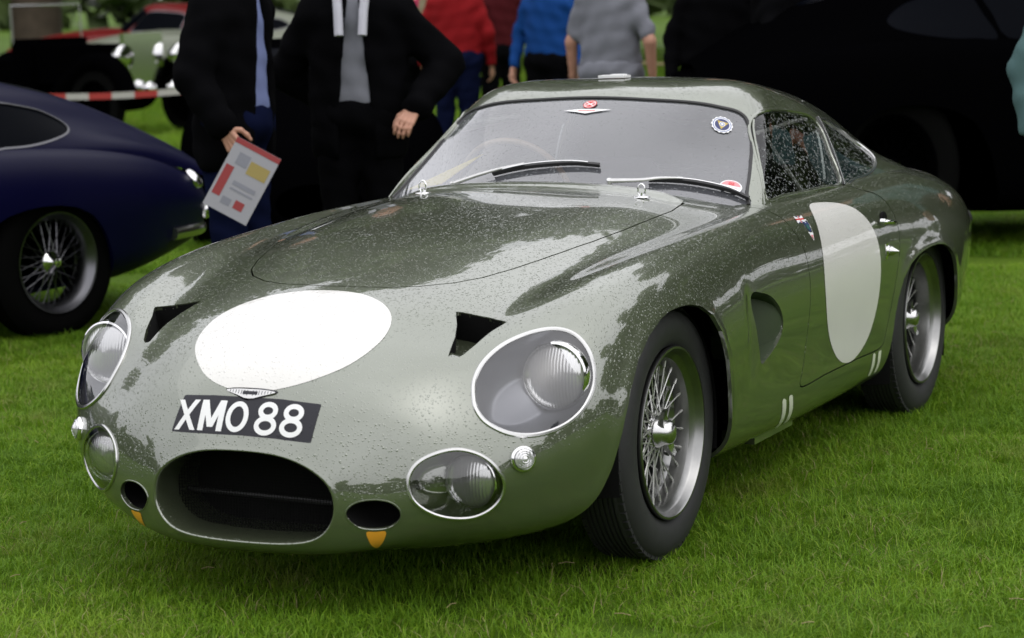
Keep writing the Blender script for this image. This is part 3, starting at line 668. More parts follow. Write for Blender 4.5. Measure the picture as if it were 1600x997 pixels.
def outward(B): return B            # the nets are wound outward already

# ---------------------------------------------------------------- skin patches
def side_sd(V, poly, sgn, ymin=.40):
    s = poly_sd(V[:, [0, 2]], poly); return np.where(V[:, 1]*sgn > ymin, s, -1.0)

BODY_S, CAB_S = Surf(body_table()), Surf(cabin_table(), sym1=False)
def arch_flare(P):
    """the rolled lip of the wheel arches stands a little proud of the side"""
    shp = P.shape; Q = P.reshape(-1, 3).copy()
    for poly in (ARCH_F, ARCH_R):
        near = (Q[:, 0] > poly[:, 0].min()-.12) & (Q[:, 0] < poly[:, 0].max()+.12) & (np.abs(Q[:, 1]) > .55) & (Q[:, 2] < .78)
        d = np.full(len(Q), -1.0); d[near] = poly_sd(Q[near][:, [0, 2]], poly)
        g = np.exp(-(np.minimum(d, 0)/.028)**2)*.007
        Q[:, 1] += np.sign(Q[:, 1])*g*np.clip((Q[:, 2]-.2)/.15, 0, 1)*(d > -.9)
    # hollow in front of the side vent
    for s in (1,):
        dx = (Q[:, 0]+.485)/.03; zz = (Q[:, 2]-.545)/.115
        m = np.exp(-np.abs(dx)**2)*np.exp(-zz**4)*.010*(np.abs(Q[:, 1]) > .6)
        Q[:, 1] -= np.sign(Q[:, 1])*m
    return Q.reshape(shp)
BV, BN, BF = BODY_S.grid(430, 190, arch_flare)
CV, CN, CF_ = CAB_S.grid(220, 110)

def patch(src, loops, inside=True, extra=None, offset=0.0, lip=0.0, grow=0.0):
    V, N, F = src; tagv = None
    if inside:
        s = loops(V) if callable(loops) else loop_sd(V, np.asarray(loops, float), grow=grow)
        V, N, F, tagv = clip(V, N, F, s)
    for fn in (extra or []):
        V, N, F, tagv = clip(V, N, F, fn(V), tagv)
    if offset: V = V + N*offset
    if lip: V, N, F = add_lip(V, N, F, tagv, lip)
    return V, N, F

def skin(name, src, cuts, mat, parent, lip=.018, label=None, keep=None, offset=0.0):
    V, N, F = src; tg = None
    if keep is not None: V, N, F, tg = clip(V, N, F, keep(V), tg)
    for fn in cuts: V, N, F, tg = clip(V, N, F, -fn(V), tg)
    if offset: V = V + N*offset
    if lip: V, N, F = add_lip(V, N, F, tg, lip)
    return mk(name, V, F, mat, parent, N=N, label=label)

def surf_loop(L, src, n=90, closed=True):
    P = smooth_loop(L, n, closed); V, N, _ = src
    lo, hi = P.min(0)-.08, P.max(0)+.08; m = ((V > lo) & (V < hi)).all(1)
    return snap(P, V[m], N[m])

def trim(name, L, src, prof, mat, parent, n=90, closed=True, label=None):
    P, Nn = surf_loop(L, src, n, closed)
    V, F = sweep(P, Nn, prof, closed)
    mb = MB(); mb.add(V, F); return mb.build(name, mat, parent, label=label)

def hood_sd(g): 
    def f(V):
        s = poly_sd(V[:, :2], HOOD_XY) + g
        return np.where(V[:, 2] > .5, s, -1.0)
    return f
def door_sd(sgn, g): return lambda V: np.where(V[:, 1]*sgn > .3, poly_sd(V[:, [0, 2]], DOOR_XZ) + g, -1.0)
def cabin_hole(V):
    poly = np.array([(-.98, 0), (-1.0, .3), (-1.07, .5), (-1.15, .59), (-1.7, .60), (-2.1, .59), (-2.5, .50), (-2.75, .3), (-2.8, 0), (-2.75, -.3), (-2.5, -.5), (-2.1, -.59), (-1.7, -.60), (-1.15, -.59), (-1.07, -.5), (-1.0, -.3)])
    return np.where(V[:, 2] > .5, poly_sd(V[:, :2], poly), -1.0)

SRC = (BV, BN, BF); CAB = (CV, CN, CF_)
def lp(L, grow=0.0, depth=None): return lambda V: loop_sd(V, np.asarray(L, float), grow=grow, depth=depth)
_LS = {k: smooth_loop(v, 80) for k, v in dict(LAMP=LAMP, FOG=FOG, DUCT=DUCT, NACA=NACA, VENT=VENT, ROUND=ROUND, SIDEWIN=SIDEWIN, QUARTER=QUARTER, NOSE=NOSE_RND).items()}
# corners stay crisp on the intake scoops and the side vents
_LS['NACA'] = np.array([p for a, b in zip(NACA, NACA[1:]+NACA[:1]) for p in np.linspace(a, b, 6, endpoint=False)])
SCREEN_L = smooth_loop(SCREEN + [(x, -y, z) for x, y, z in SCREEN[:-1][::-1]] + [(-1.0, -.603, .84), (-.93, -.50, .80), (-.86, -.25, .79), (-.84, 0, .79), (-.86, .25, .79), (-.93, .50, .80), (-1.0, .603, .84)], 160)

def wheel(name, parent, loc, flip, dish, radius=.336):
    """wire wheel: y points outward"""
    w_ = empty(name, loc, R(180) if flip else 0, parent=parent)
    hw = .083
    prof = [(.222, .055), (.232, .070), (.252, .080), (.285, .083), (.312, .076), (.330, .060), (radius-.004, .052), (radius, .046)]
    for y in (.034, .022, .008, -.006, -.020, -.034, -.046):      # tread grooves
        prof += [(radius, y+.004), (radius-.006, y+.003), (radius-.006, y-.001), (radius, y-.002)]
    prof += [(radius, -.050), (radius-.004, -.055), (.330, -.062), (.312, -.076), (.285, -.083), (.252, -.080), (.232, -.070), (.222, -.055)]
    mb = MB().lathe(prof, 96); mb.build('tyre', 'rubber', w_)
    tb = MB()
    for k in range(72):                                              # shoulder blocks
        a = 2*math.pi*k/72
        for y in (.056, -.056):
            tb.box((math.cos(a)*(radius-.008), y, math.sin(a)*(radius-.008)), (.022, .016, .013), (0, -a+math.pi/2, 0))
    tb.build('tread_blocks', 'rubber', w_, smooth=False, kind='stuff')
    r0 = dish
    prof = [(.222, .064), (.2265, .070), (.2285, .078), (.2265, .083), (.221, .083), (.217, .078), (.2135, .064), (.209, .058), (.196, .050), (.1935, .040), (.190, .010-r0), (.180, .002-r0), (.168, -.004-r0),
            (.166, -.030), (.190, -.040), (.2135, -.058), (.2265, -.078), (.221, -.083), (.214, -.075), (.222, -.060)]
    MB().lathe(prof, 96).build('rim', 'alloy_rim', w_)
    sp = MB(); ni = MB()
    ho, hi = .034-r0*.6, -.036
    def spoke(a_h, a_r, yh, rh, yr, rr):
        p = np.array((math.cos(a_h)*rh, yh, math.sin(a_h)*rh)); q = np.array((math.cos(a_r)*rr, yr, math.sin(a_r)*rr))
        sp.tube([p, q], .0022, 5); d = (p-q)/np.linalg.norm(p-q); ni.tube([q-d*.004, q+d*.016], .0042, 6)
    for k in range(24):
        a = 2*math.pi*k/24
        spoke(a + (R(34) if k % 2 else -R(34)), a, ho, .044, .004-r0, .180)
    for k in range(24):
        a = 2*math.pi*(k+.5)/24
        spoke(a + (R(24) if k % 2 else -R(24)), a, ho-.012, .040, .030-r0*.8, .191)
    for k in range(24):
        a = 2*math.pi*(k+.25)/24
        spoke(a + (R(30) if k % 2 else -R(30)), a, hi, .058, -.012-r0*.5, .170)
    sp.build('spokes', 'spoke_metal', w_, kind='stuff'); ni.build('spoke_nipples', 'spoke_metal', w_, kind='stuff')
    h = MB().lathe([(0, ho+.004), (.030, ho+.004), (.040, ho), (.046, ho-.008), (.044, ho-.02), (.036, ho-.03), (.036, hi+.02), (.062, hi+.006), (.064, hi-.006), (.03, hi-.012), (0, hi-.012)], 40)
    h.build('hub', 'dull_chrome', w_)
    MB().lathe([(.03, -.060), (.160, -.060), (.165, -.046), (.160, -.042), (.03, -.044)], 48).build('shade_disc', 'dark_cavity', w_)  # added black disc standing in for the darkness behind the spokes
    y0 = ho+.002
    k = MB().lathe([(.0, y0+.050), (.014, y0+.049), (.025, y0+.045), (.032, y0+.036), (.034, y0+.022), (.040, y0+.012), (.043, y0+.004), (.040, y0)], 40)
    for s in (0, math.pi, ):                                          # two-eared spinner
        P = []
        for r_, wd, yy, th in ((.018, .019, y0+.020, .010), (.042, .016, y0+.022, .008), (.060, .012, y0+.027, .006), (.072, .008, y0+.032, .005)):
            P.append((r_, wd, yy, th))
        V = []
        for r_, wd, yy, th in P:
            for dw, dy in ((-1, -1), (1, -1), (1, 1), (-1, 1)):
                x, z = r_, dw*wd; c_, s_ = math.cos(s+R(62)), math.sin(s+R(62))
                V.append((x*c_-z*s_, yy+dy*th, x*s_+z*c_))
        F = [(i*4+q, i*4+(q+1) % 4, i*4+4+(q+1) % 4, i*4+4+q) for i in range(3) for q in range(4)] + [(3, 2, 1, 0), (12, 13, 14, 15)]
        k.add(V, F)
    ko = k.build('knock_off_nut', 'dull_chrome', w_)
    MB().lathe([(.02, -.065), (.10, -.067), (.135, -.065), (.140, -.070), (.135, -.075), (.02, -.075)], 40).build('brake_disc', 'black_trim', w_)
    return w_

def round_lamp(name, parent, c, aim, r, mat_rim='chrome', depth=.05):
    """a lamp unit: rim, reflector bowl and domed ribbed lens, pointing along aim"""
    z = Vector(aim).normalized(); q = z.to_track_quat('Z', 'Y'); M = q.to_matrix()
    g = empty(name, c, 0, parent=parent)
    g.rotation_mode = 'QUATERNION'; g.rotation_quaternion = q
    MB().lathe([(r*.97, -.02), (r*1.09, -.012), (r*1.10, 0), (r*1.06, .010), (r*1.0, .013), (r*.965, .008), (r*.96, -.004)], 48, 'z').build('lamp_rim', mat_rim, g)
    MB().lathe([(r*.96, 0), (r*.9, -depth*.35), (r*.7, -depth*.7), (r*.4, -depth*.95), (0, -depth)], 40, 'z').build('lamp_bowl', 'reflector', g)
    MB().lathe([(r*.965, .002), (r*.9, .007), (r*.7, .015), (r*.4, .022), (.001, .025)], 48, 'z').build('lamp_lens', MATS['lens'], g)
    return g

def stroke(mb, pts, w, y0=0):
    """flat thick polyline in 2-D (x, y), mitred"""
    P = np.array(pts, float); T = np.gradient(P, axis=0) if len(P) > 2 else np.repeat([P[1]-P[0]], 2, 0)
    T /= np.linalg.norm(T, axis=1, keepdims=True); Nn = np.stack([-T[:, 1], T[:, 0]], 1)*w/2
    V = [(*p, y0) for a, n in zip(P, Nn) for p in (a+n, a-n)]
    F = [(2*i, 2*i+1, 2*i+3, 2*i+2) for i in range(len(P)-1)]
    return mb.add(V, F)

def text_mesh(s, size, bold=.0, shear=0):
    cu = bpy.data.curves.new('t', 'FONT'); cu.body = s; cu.size = size; cu.offset = bold; cu.resolution_u = 4; cu.align_x = 'CENTER'; cu.align_y = 'CENTER'; cu.shear = shear
    o = bpy.data.objects.new('t', cu); COL.objects.link(o)
    bpy.context.view_layer.update()
    me = o.to_mesh(); V = np.array([v.co[:] for v in me.vertices]); F = [tuple(p.vertices) for p in me.polygons]
    o.to_mesh_clear(); bpy.data.objects.remove(o); bpy.data.curves.remove(cu)
    return V, F

def lay(V2, fn, src, off):
    """map flat (s, t) points through fn to near-surface points and drop them onto the skin"""
    P = np.array([fn(a, b) for a, b in np.asarray(V2)[:, :2]]); V, N, _ = src
    lo, hi = P.min(0)-.05, P.max(0)+.05; m = ((V > lo) & (V < hi)).all(1)
    Q, Nn = snap(P, V[m], N[m]); return Q + Nn*off, Nn
# ---------------------------------------------------------------- the green coupe
car = empty('racing_coupe', (0, 0, 0), 0, 'metallic green racing coupe with white roundels and XMO 88 on its nose', 'car')
cuts = [hood_sd(0.0), cabin_hole, lambda V: side_sd(V, ARCH_F, 1), lambda V: side_sd(V, ARCH_F, -1), lambda V: side_sd(V, ARCH_R, 1), lambda V: side_sd(V, ARCH_R, -1)]
for k in ('LAMP', 'FOG', 'DUCT', 'NACA', 'VENT'):
    cuts += [lp(_LS[k]), lp(mir(_LS[k]))]
cuts += [door_sd(1, 0.0), door_sd(-1, 0.0)]
body = skin('body', SRC, cuts, 'green_paint', car, lip=.011)
# bonnet with its upturned rear lip
V, N, F, tg = clip(*SRC, hood_sd(-.0042)(BV))
k = np.clip((-.765 - V[:, 0])/.06, 0, 1); k = k*k*(3-2*k); V = V + np.stack([0*k, 0*k, .016*k*np.clip((.50-np.abs(V[:, 1]))/.1, 0, 1)], 1)
N = vnormals(V, F); V, N, F = add_lip(V, N, F, tg, .014)
bonnet = mk('bonnet', V, F, 'green_paint', car, N=N)
# doors
for s in (1, -1):
    V, N, F = patch(SRC, door_sd(s, -.0045), extra=[lambda V: .852 - V[:, 2]], lip=.016)
    d = mk('door', V, F, 'green_paint', car, N=N)
    L = _LS['ROUND'] if s > 0 else mir(_LS['ROUND'])
    V, N, F = patch(SRC, L, offset=.0009); mk('roundel', V, F, 'white_vinyl', d, N=N)
    # flush handle in its scoop
    hx, hy, hz = -1.825, s*.778, .724
    h = MB()
    h.lathe([(.001, .0), (.020, .002), (.030, .003), (.034, .001), (.034, -.006)], 32, 'y', (hx-.006, hy-s*.010 if s > 0 else hy+.010, hz))
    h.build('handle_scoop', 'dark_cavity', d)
    h = MB(); h.tube([(hx+.052, hy-s*.006, hz+.006), (hx+.040, hy+s*.012, hz+.005), (hx+.01, hy+s*.018, hz+.002), (hx-.03, hy+s*.017, hz-.003), (hx-.050, hy+s*.006, hz-.006)], [.004, .007, .0085, .0085, .005], 10)
    h.tube([(hx+.045, hy-s*.004, hz+.006), (hx+.045, hy+s*.012, hz+.006)], .010, 12); h.build('door_handle', 'chrome', d)
    # push-button lock: plate, collar, pointed cap
    cx, cz = -1.790, .634; cy = .786
    h = MB(); h.box((cx+.02, s*(cy+.004), cz), (.020, .014, .050)); h.box((cx, s*(cy+.002), cz), (.036, .008, .042))
    h.lathe([(.016, 0), (.019, .004), (.019, .010), (.016, .014)], 28, 'y', (cx-.004, s*cy if s > 0 else -cy-.014, cz)); h.build('lock_plate', 'chrome', d)
    prof = [(.015, .006), (.0165, .012), (.0165, .020), (.013, .026), (.008, .034), (.003, .042), (.0005, .045)]
    h = MB().lathe([(a, s*b) for a, b in prof], 24, 'y', (cx-.006, s*cy, cz-.001)); h.build('lock_cap', 'dull_chrome', d)
# stripes on the sill
for st in ([(-.777, .776, .308), (-.812, .776, .306), (-.872, .732, .205), (-.835, .735, .207)], [(-.838, .776, .309), (-.872, .775, .307), (-.935, .737, .208), (-.900, .739, .210)],
           [(-1.674, .779, .314), (-1.705, .779, .314), (-1.712, .766, .232), (-1.683, .763, .232)], [(-1.730, .78, .314), (-1.762, .78, .314), (-1.772, .766, .232), (-1.744, .762, .232)]):
    for s in (1, -1):
        L = np.array([p for a, b_ in zip(st, st[1:]+st[:1]) for p in np.linspace(a, b_, 5, endpoint=False)])*[1, s, 1]
        V, N, F = patch(SRC, L, offset=.0008); mk('sill_stripe', V, F, 'cream_stripe', car, N=N)
# inner faces of the vents and scoops: the same skin pushed inward along a ramp
def recess(name, L, src, x0, x1, deep, mat, parent, grow=.004, wallmat=None):
    V, N, F = patch(src, L, grow=grow)
    k = np.clip((V[:, 0]-x0)/(x1-x0), 0, 1); k = k*k*(3-2*k)
    V = V - N*(k*deep+.004)[:, None]; return mk(name, V, F, mat, parent, N=vnormals(V, F))
def wall(name, L, src, x0, x1, deep, mat, parent, n=120):
    P, Nn = surf_loop(L, src, n) if len(L) < 40 else snap(L, *[a[((src[0] > L.min(0)-.08) & (src[0] < L.max(0)+.08)).all(1)] for a in src[:2]])
    k = np.clip((P[:, 0]-x0)/(x1-x0), 0, 1); k = k*k*(3-2*k)
    Q = P - Nn*(k*deep+.006)[:, None]; m = len(P); V = np.concatenate([P-Nn*.003, Q]); F = [(i, (i+1) % m, (i+1) % m+m, i+m) for i in range(m)]
    return mk(name, V, F, mat, parent)
for s in (1, -1):
    ml = (lambda L: L) if s > 0 else mir
    recess('side_vent', ml(_LS['VENT']), SRC, -.768, -.54, .14, 'vent_shade_green', car); wall('vent_wall', ml(_LS['VENT']), SRC, -.768, -.54, .14, 'vent_shade_green', car)
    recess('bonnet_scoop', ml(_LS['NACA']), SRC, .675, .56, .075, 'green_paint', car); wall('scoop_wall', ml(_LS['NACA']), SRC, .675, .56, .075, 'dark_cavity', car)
    # brake ducts beside the mouth
    P, Nn = surf_loop(ml(_LS['DUCT']), SRC, 60); Q = P + np.array([-.10, 0, .0]); m = len(P)
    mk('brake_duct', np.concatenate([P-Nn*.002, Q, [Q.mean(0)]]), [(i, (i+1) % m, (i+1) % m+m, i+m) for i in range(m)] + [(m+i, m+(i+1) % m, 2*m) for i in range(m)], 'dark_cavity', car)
    trim('duct_lip', ml(_LS['DUCT']), SRC, [(.002*math.cos(a), .002*math.sin(a)) for a in np.linspace(0, 2*math.pi, 6, endpoint=False)], 'green_paint', car, 60)
    tri = [(.902, .316, .238), (.895, .337, .238), (.886, .358, .238), (.886, .352, .215), (.888, .341, .198), (.892, .333, .189), (.897, .324, .200), (.901, .319, .216)]
    V, N, F = patch(SRC, ml(smooth_loop(tri, 50)), offset=.0009); mk('orange_marker', V, F, 'orange_paint', car, N=N)
    # headlamp: bright ring, clear cover, grey bowl, lamp
    ring = [(-.007, 0), (-.007, .003), (-.004, .0062), (.003, .0066), (.007, .003), (.007, 0), (0, -.004)]
    trim('headlamp_ring', ml(_LS['LAMP']), SRC, [(a*.82, b_*.8) for a, b_ in ring], 'dull_chrome', car, 120)
    V, N, F = patch(SRC, ml(_LS['LAMP']), offset=.0015); mk('headlamp_cover', V, F, 'lamp_glass', car, N=N)
    V, N, F = patch(SRC, ml(_LS['LAMP']), grow=.002); c0 = ml(np.array(_LS['LAMP'])).mean(0)
    sd_ = loop_sd(V, ml(_LS['LAMP'])); k = np.clip(sd_/.045, 0, 1); k = 1-(1-k)**2
    aim = np.array((1, .10*s, .0))
    V2 = V - N*(k*.10)[:, None] - N*.003; mk('headlamp_bowl', V2, F, 'bowl_grey', car, N=vnormals(V2, F))
    round_lamp('headlamp', car, (.535, s*.648, .571), (1, .06*s, .06), .079)
    trim('foglamp_ring', ml(_LS['FOG']), SRC, [(a*.68, b_*.72) for a, b_ in ring], 'dull_chrome', car, 100)
    V, N, F = patch(SRC, ml(_LS['FOG']), offset=.0015); mk('foglamp_cover', V, F, 'lamp_glass', car, N=N)
    V, N, F = patch(SRC, ml(_LS['FOG']), grow=.002); sd_ = loop_sd(V, ml(_LS['FOG'])); k = np.clip(sd_/.03, 0, 1); k = 1-(1-k)**2
    V2 = V - N*(k*.09)[:, None] - N*.003; mk('foglamp_bowl', V2, F, 'green_paint', car, N=vnormals(V2, F))
    round_lamp('foglamp', car, (.742, s*.518, .342), (1, .05*s, .0), .064)
    # round indicator on the nose corner
    (p,), (n_,) = snap([(.700, s*.633, .396)], BV, BN)
    g = empty('indicator_lamp', tuple(p), parent=car); g.rotation_mode = 'QUATERNION'; g.rotation_quaternion = Vector(n_).to_track_quat('Z', 'Y')
    MB().lathe([(.031, -.004), (.0325, .004), (.030, .009), (.026, .011), (.0245, .009)], 36, 'z').build('bezel', 'chrome', g)
    MB().lathe([(.0245, .007), (.024, .014), (.020, .016), (.019, .0145), (.015, .0185), (.0135, .017), (.009, .021), (.007, .0195), (.003, .022), (.0005, .022)], 32, 'z').build('indicator_lens', MATS['lens'], g)
# nose roundel, number plate, badge
V, N, F = patch(SRC, _LS['NOSE'], offset=.0009); mk('nose_roundel', V, F, 'white_vinyl', car, N=N)
pl = [(.94, -.207, .452), (.94, -.10, .455), (.94, 0, .4565), (.94, .09, .454), (.94, .185, .447), (.88, .189, .49), (.88, .192, .533), (.88, .09, .541), (.88, 0, .542), (.88, -.10, .541), (.88, -.19, .536), (.9, -.20, .49)]
def plate_sd(V):
    poly = np.array([(p[1], p[2]) for p in pl]); return np.where(V[:, 0] > .8, poly_sd(V[:, 1:], poly), -1.0)
V, N, F = patch(SRC, plate_sd, offset=.0012, lip=.0012); plate = mk('number_plate', V, F, 'plate_black', car, N=N)
def glyphs():
    mb = MB(); H = .076; w_ = .0125; x = -.170; lay_ = [0]
    def st(pts):
        lay_[0] += 1; stroke(mb, pts, w_, .00004*lay_[0])
    def ell(cx, cy, rx, ry):
        a = np.linspace(0, 2*math.pi, 37); P = np.stack([cx+rx*np.cos(a), cy+ry*np.sin(a)], 1)
        T = np.stack([-rx*np.sin(a), ry*np.cos(a)], 1); T /= np.linalg.norm(T, axis=1, keepdims=True); Nn = np.stack([-T[:, 1], T[:, 0]], 1)*w_/2; lay_[0] += 1
        mb.add([(*p, .00004*lay_[0]) for q, n_ in zip(P, Nn) for p in (q+n_, q-n_)], [(2*i, 2*i+1, 2*i+3, 2*i+2) for i in range(36)])
    h = H/2
    def seg(a, b_, n=6): return np.linspace(a, b_, n).tolist()
    def bar(x0, x1, y0=-h, y1=h):       # slanted bar with level ends
        lay_[0] += 1; P = np.linspace((x0, y0), (x1, y1), 7); mb.add([(q[0]+d*w_*.62, q[1], .00004*lay_[0]) for q in P for d in (-1, 1)], [(2*i, 2*i+1, 2*i+3, 2*i+2) for i in range(6)])
    c0 = -.156; bar(c0-.024, c0+.024); bar(c0+.024, c0-.024)
    c0 = -.083; bar(c0-.026, c0-.026); bar(c0+.026, c0+.026); bar(c0, c0-.024, -h*.75, h); bar(c0, c0+.024, -h*.75, h)
    ell(-.014, 0, .0235, h-w_/2)
    for c0 in (.064, .130): ell(c0, h*.50, .0190, h*.5-w_/2+.003); ell(c0, -h*.46, .0225, h*.55-w_/2+.003)
    return mb
mb = glyphs(); A = np.array(mb.V)
# flat plate coordinates: s across, t up; the plate leans with the nose
P, Nn = lay(A, lambda s_, t_: (.912 - t_*.55, s_*1.04 - .006, .4945 + t_*.86 - .0000*s_), SRC, .0)
mk('plate_characters', P + Nn*(.0022 + A[:, 2:3]), mb.F, 'white_print', plate, N=Nn)
# winged badge
def wing(mb, sgn):
    top = [(0, .010), (.022, .010), (.045, .009), (.060, .007)]; bot = [(0, -.010), (.012, -.009), (.028, -.004), (.047, .001), (.060, .005)]
    n = 16; a = np.linspace(0, .060, n); T = np.interp(a, *zip(*top)); Bt = np.interp(a, *zip(*bot))
    mb.add([(sgn*x, y, .0) for x, t_, b_ in zip(a, T, Bt) for y in (t_, b_)], [(2*i, 2*i+1, 2*i+3, 2*i+2) for i in range(n-1)])
mb = MB(); wing(mb, 1); wing(mb, -1); A = np.array(mb.V)
P, Nn = lay(A, lambda s_, t_: (.886 - t_*.6, s_*1.12, .5475 + t_*1.1), SRC, 0)
V = np.concatenate([P+Nn*.0020, P+Nn*.0050]); k = len(P)
badge = MB(); badge.add(V, [tuple(f) for f in mb.F] + [tuple(i+k for i in f) for f in mb.F])
for sgn in (0, 1):
    o_ = sgn*32
    for i in range(15):
        for q in (0, 1): badge.add([V[o_+2*i+q], V[o_+2*i+2+q], V[o_+2*i+2+q+k], V[o_+2*i+q+k]], [(0, 1, 2, 3)])
bd = badge.build('badge', 'dull_chrome', car)
A2 = A.copy(); A2[:, 0] *= 1.07; A2[:, 1] = A2[:, 1]*1.35 + .0004; P2, N2_ = lay(A2, lambda s_, t_: (.886 - t_*.6, s_*1.12, .5475 + t_*1.1), SRC, .0016); mk('badge_edge', P2, mb.F, 'plate_black', bd, N=N2_)
mb = MB()
for i in range(-7, 8):
    if i: stroke(mb, [(i*.0072, -.005+abs(i)*.0011), (i*.0072, .0075)], .0012)
stroke(mb, [(-.018, .002), (0, .002), (.018, .002)], .007); A = np.array(mb.V)
P, Nn = lay(A, lambda s_, t_: (.886 - t_*.6, s_*1.12, .5475 + t_*1.1), SRC, .0054); mk('badge_lines', P, mb.F, 'plate_black', bd, N=Nn)
# mouth: mesh grille and radiator behind
gr = MB(); xx = .845
for i in range(63):
    y = -.248 + .008*i; gr.box((xx, y, .315), (.0014, .0014, .24))
for i in range(30): gr.box((xx-.0016, 0, .2+.008*i), (.0014, .50, .0014))
gr.build('grille_mesh', 'dark_cavity', car, smooth=False, kind='stuff')
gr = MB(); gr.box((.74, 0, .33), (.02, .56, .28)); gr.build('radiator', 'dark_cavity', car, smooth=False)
gr = MB(); gr.tube([(.80, -.24, .285), (.80, .24, .275)], .007, 8); gr.build('grille_bar', 'black_trim', car)
# under side closed, wheel wells
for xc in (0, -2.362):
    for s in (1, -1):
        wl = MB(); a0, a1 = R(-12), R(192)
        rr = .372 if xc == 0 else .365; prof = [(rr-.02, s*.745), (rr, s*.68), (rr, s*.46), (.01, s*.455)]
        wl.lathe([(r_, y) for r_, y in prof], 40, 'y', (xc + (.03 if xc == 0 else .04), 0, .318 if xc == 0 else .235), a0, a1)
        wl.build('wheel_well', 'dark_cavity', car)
w1 = wheel('wheel', car, (0, .662, .343), False, 0.0)
w2 = wheel('wheel', car, (-2.362, .672, .338), False, .034)
for src_, loc in ((w1, (0, -.662, .343)), (w2, (-2.362, -.672, .338))):
    c_ = copy_tree(src_, car); c_.location = loc; c_.rotation_euler = (0, 0, R(180))

# ---------------------------------------------------------------- cabin: roof skin, panes, trim
above = lambda V: V[:, 2] - .79
cut_c = [lp(SCREEN_L, depth=.5), lp(_LS['SIDEWIN']), lp(mir(_LS['SIDEWIN'])), lp(_LS['QUARTER']), lp(mir(_LS['QUARTER']))]
REAR = smooth_loop([(-2.12, 0, 1.16), (-2.13, .22, 1.15), (-2.20, .33, 1.12), (-2.45, .33, 1.03), (-2.68, .27, .94), (-2.76, .12, .915), (-2.77, 0, .915), (-2.76, -.12, .915), (-2.68, -.27, .94), (-2.45, -.33, 1.03), (-2.20, -.33, 1.12), (-2.13, -.22, 1.15)], 90)
cut_c.append(lp(REAR))
roof = skin('roof', CAB, cut_c, 'green_paint', car, lip=.016)
V, N, F = patch(CAB, lp(SCREEN_L, depth=.5), offset=-.004); ws = mk('windscreen', V, F, 'windscreen_glass', car, N=N)
V, N, F = patch(CAB, lp(REAR), offset=-.004); mk('rear_window', V, F, 'rear_glass', car, N=N)
rub = [(-.007, -.004), (-.006, .001), (0, .003), (.006, .001), (.007, -.004)]
up = [p for p in SCREEN] + [(x, -y, z) for x, y, z in SCREEN[:-1][::-1]]
trim('screen_seal', [(-1.0, .600, .852)] + up + [(-1.0, -.600, .852)], CAB, [(a*.8, b_) for a, b_ in rub], 'black_trim', car, 150, closed=False)
for s in (1, -1):
    ml = (lambda L: L) if s > 0 else mir
    for nm, key in (('door_window', 'SIDEWIN'), ('quarter_window', 'QUARTER')):
        V, N, F = patch(CAB, ml(_LS[key]), offset=-.005); g_ = mk(nm, V, F, 'side_glass', car, N=N)
        trim('window_trim', ml(_LS[key]), CAB, [(-.005, -.006), (-.005, .001), (-.002, .003), (.003, .003), (.006, 0), (.006, -.006)], 'dull_chrome' if key == 'QUARTER' else 'green_paint', g_, 120)
    # bright pillar between the panes and bright strip up the screen pillar
    for dx, mt in ((0, 'dull_chrome'), (.012, 'black_trim')):
        trim('pillar_strip', ml(np.array([(-1.776+dx, .655, .850), (-1.820+dx, .615, .91), (-1.862+dx, .575, .965), (-1.905+dx, .53, 1.025), (-1.925+dx, .508, 1.052)])), CAB, [(-.006, 0), (-.004, .005), (.004, .005), (.006, 0)], mt, car, 24, closed=False)
    trim('pillar_strip', ml(np.array([(-1.045, .640, .850), (-1.12, .603, .93), (-1.195, .562, 1.0), (-1.262, .527, 1.065), (-1.30, .515, 1.094)])), CAB, [(-.004, 0), (-.003, .004), (.003, .004), (.004, 0)], 'green_paint', car, 24, closed=False)
    principled('frame_grey', (.42, .40, .38), .45) if s > 0 else None
    # inner frame bars of the sliding panes
    fb = MB(); fb.tube([(-1.262, s*.500, 1.040), (-1.34, s*.520, 1.045), (-1.62, s*.515, 1.058), (-1.80, s*.510, 1.06)], .007, 8)
    fb.tube([(-1.33, s*.530, 1.050), (-1.36, s*.545, 1.0), (-1.385, s*.585, .93), (-1.42, s*.628, .85)], .008, 8); fb.build('inner_frame', 'frame_grey', car)
# roof fitting seen as a light sliver over the screen
rf = MB(); rf.box((-1.52, -.045, 1.2125), (.05, .095, .008)); rf.box((-1.52, -.030, 1.2175), (.035, .045, .005)); rf.build('roof_marker_lamp', 'white_print', car)
# deck roundel
V, N, F = patch(SRC, smooth_loop([( -2.88+.28*math.cos(a), .37+.29*math.sin(a), .82) for a in np.linspace(0, 2*math.pi, 16, endpoint=False)], 60), offset=.0009)
mk('deck_roundel', V, F, 'white_vinyl', car, N=N)
DR_ = smooth_loop([( -2.88+.28*math.cos(a), .37+.29*math.sin(a), .86) for a in np.linspace(0, 2*math.pi, 16, endpoint=False)], 60)
V, N, F = patch(CAB, lp(DR_, depth=.3), offset=.0009)
mk('deck_roundel', V, F, 'white_vinyl', car, N=N)
# tail lamp on the rear edge
for s in (1, -1):
    (p,), (n_,) = snap([(-3.30, s*.655, .60)], BV, BN); g = MB().lathe([(.030, -.004), (.034, .004), (.030, .012), (.018, .022), (.001, .025)], 28, 'z')
    o = g.build('tail_lamp', 'black_trim', car); o.location = tuple(p); o.rotation_mode = 'QUATERNION'; o.rotation_quaternion = Vector(n_).to_track_quat('Z', 'Y')
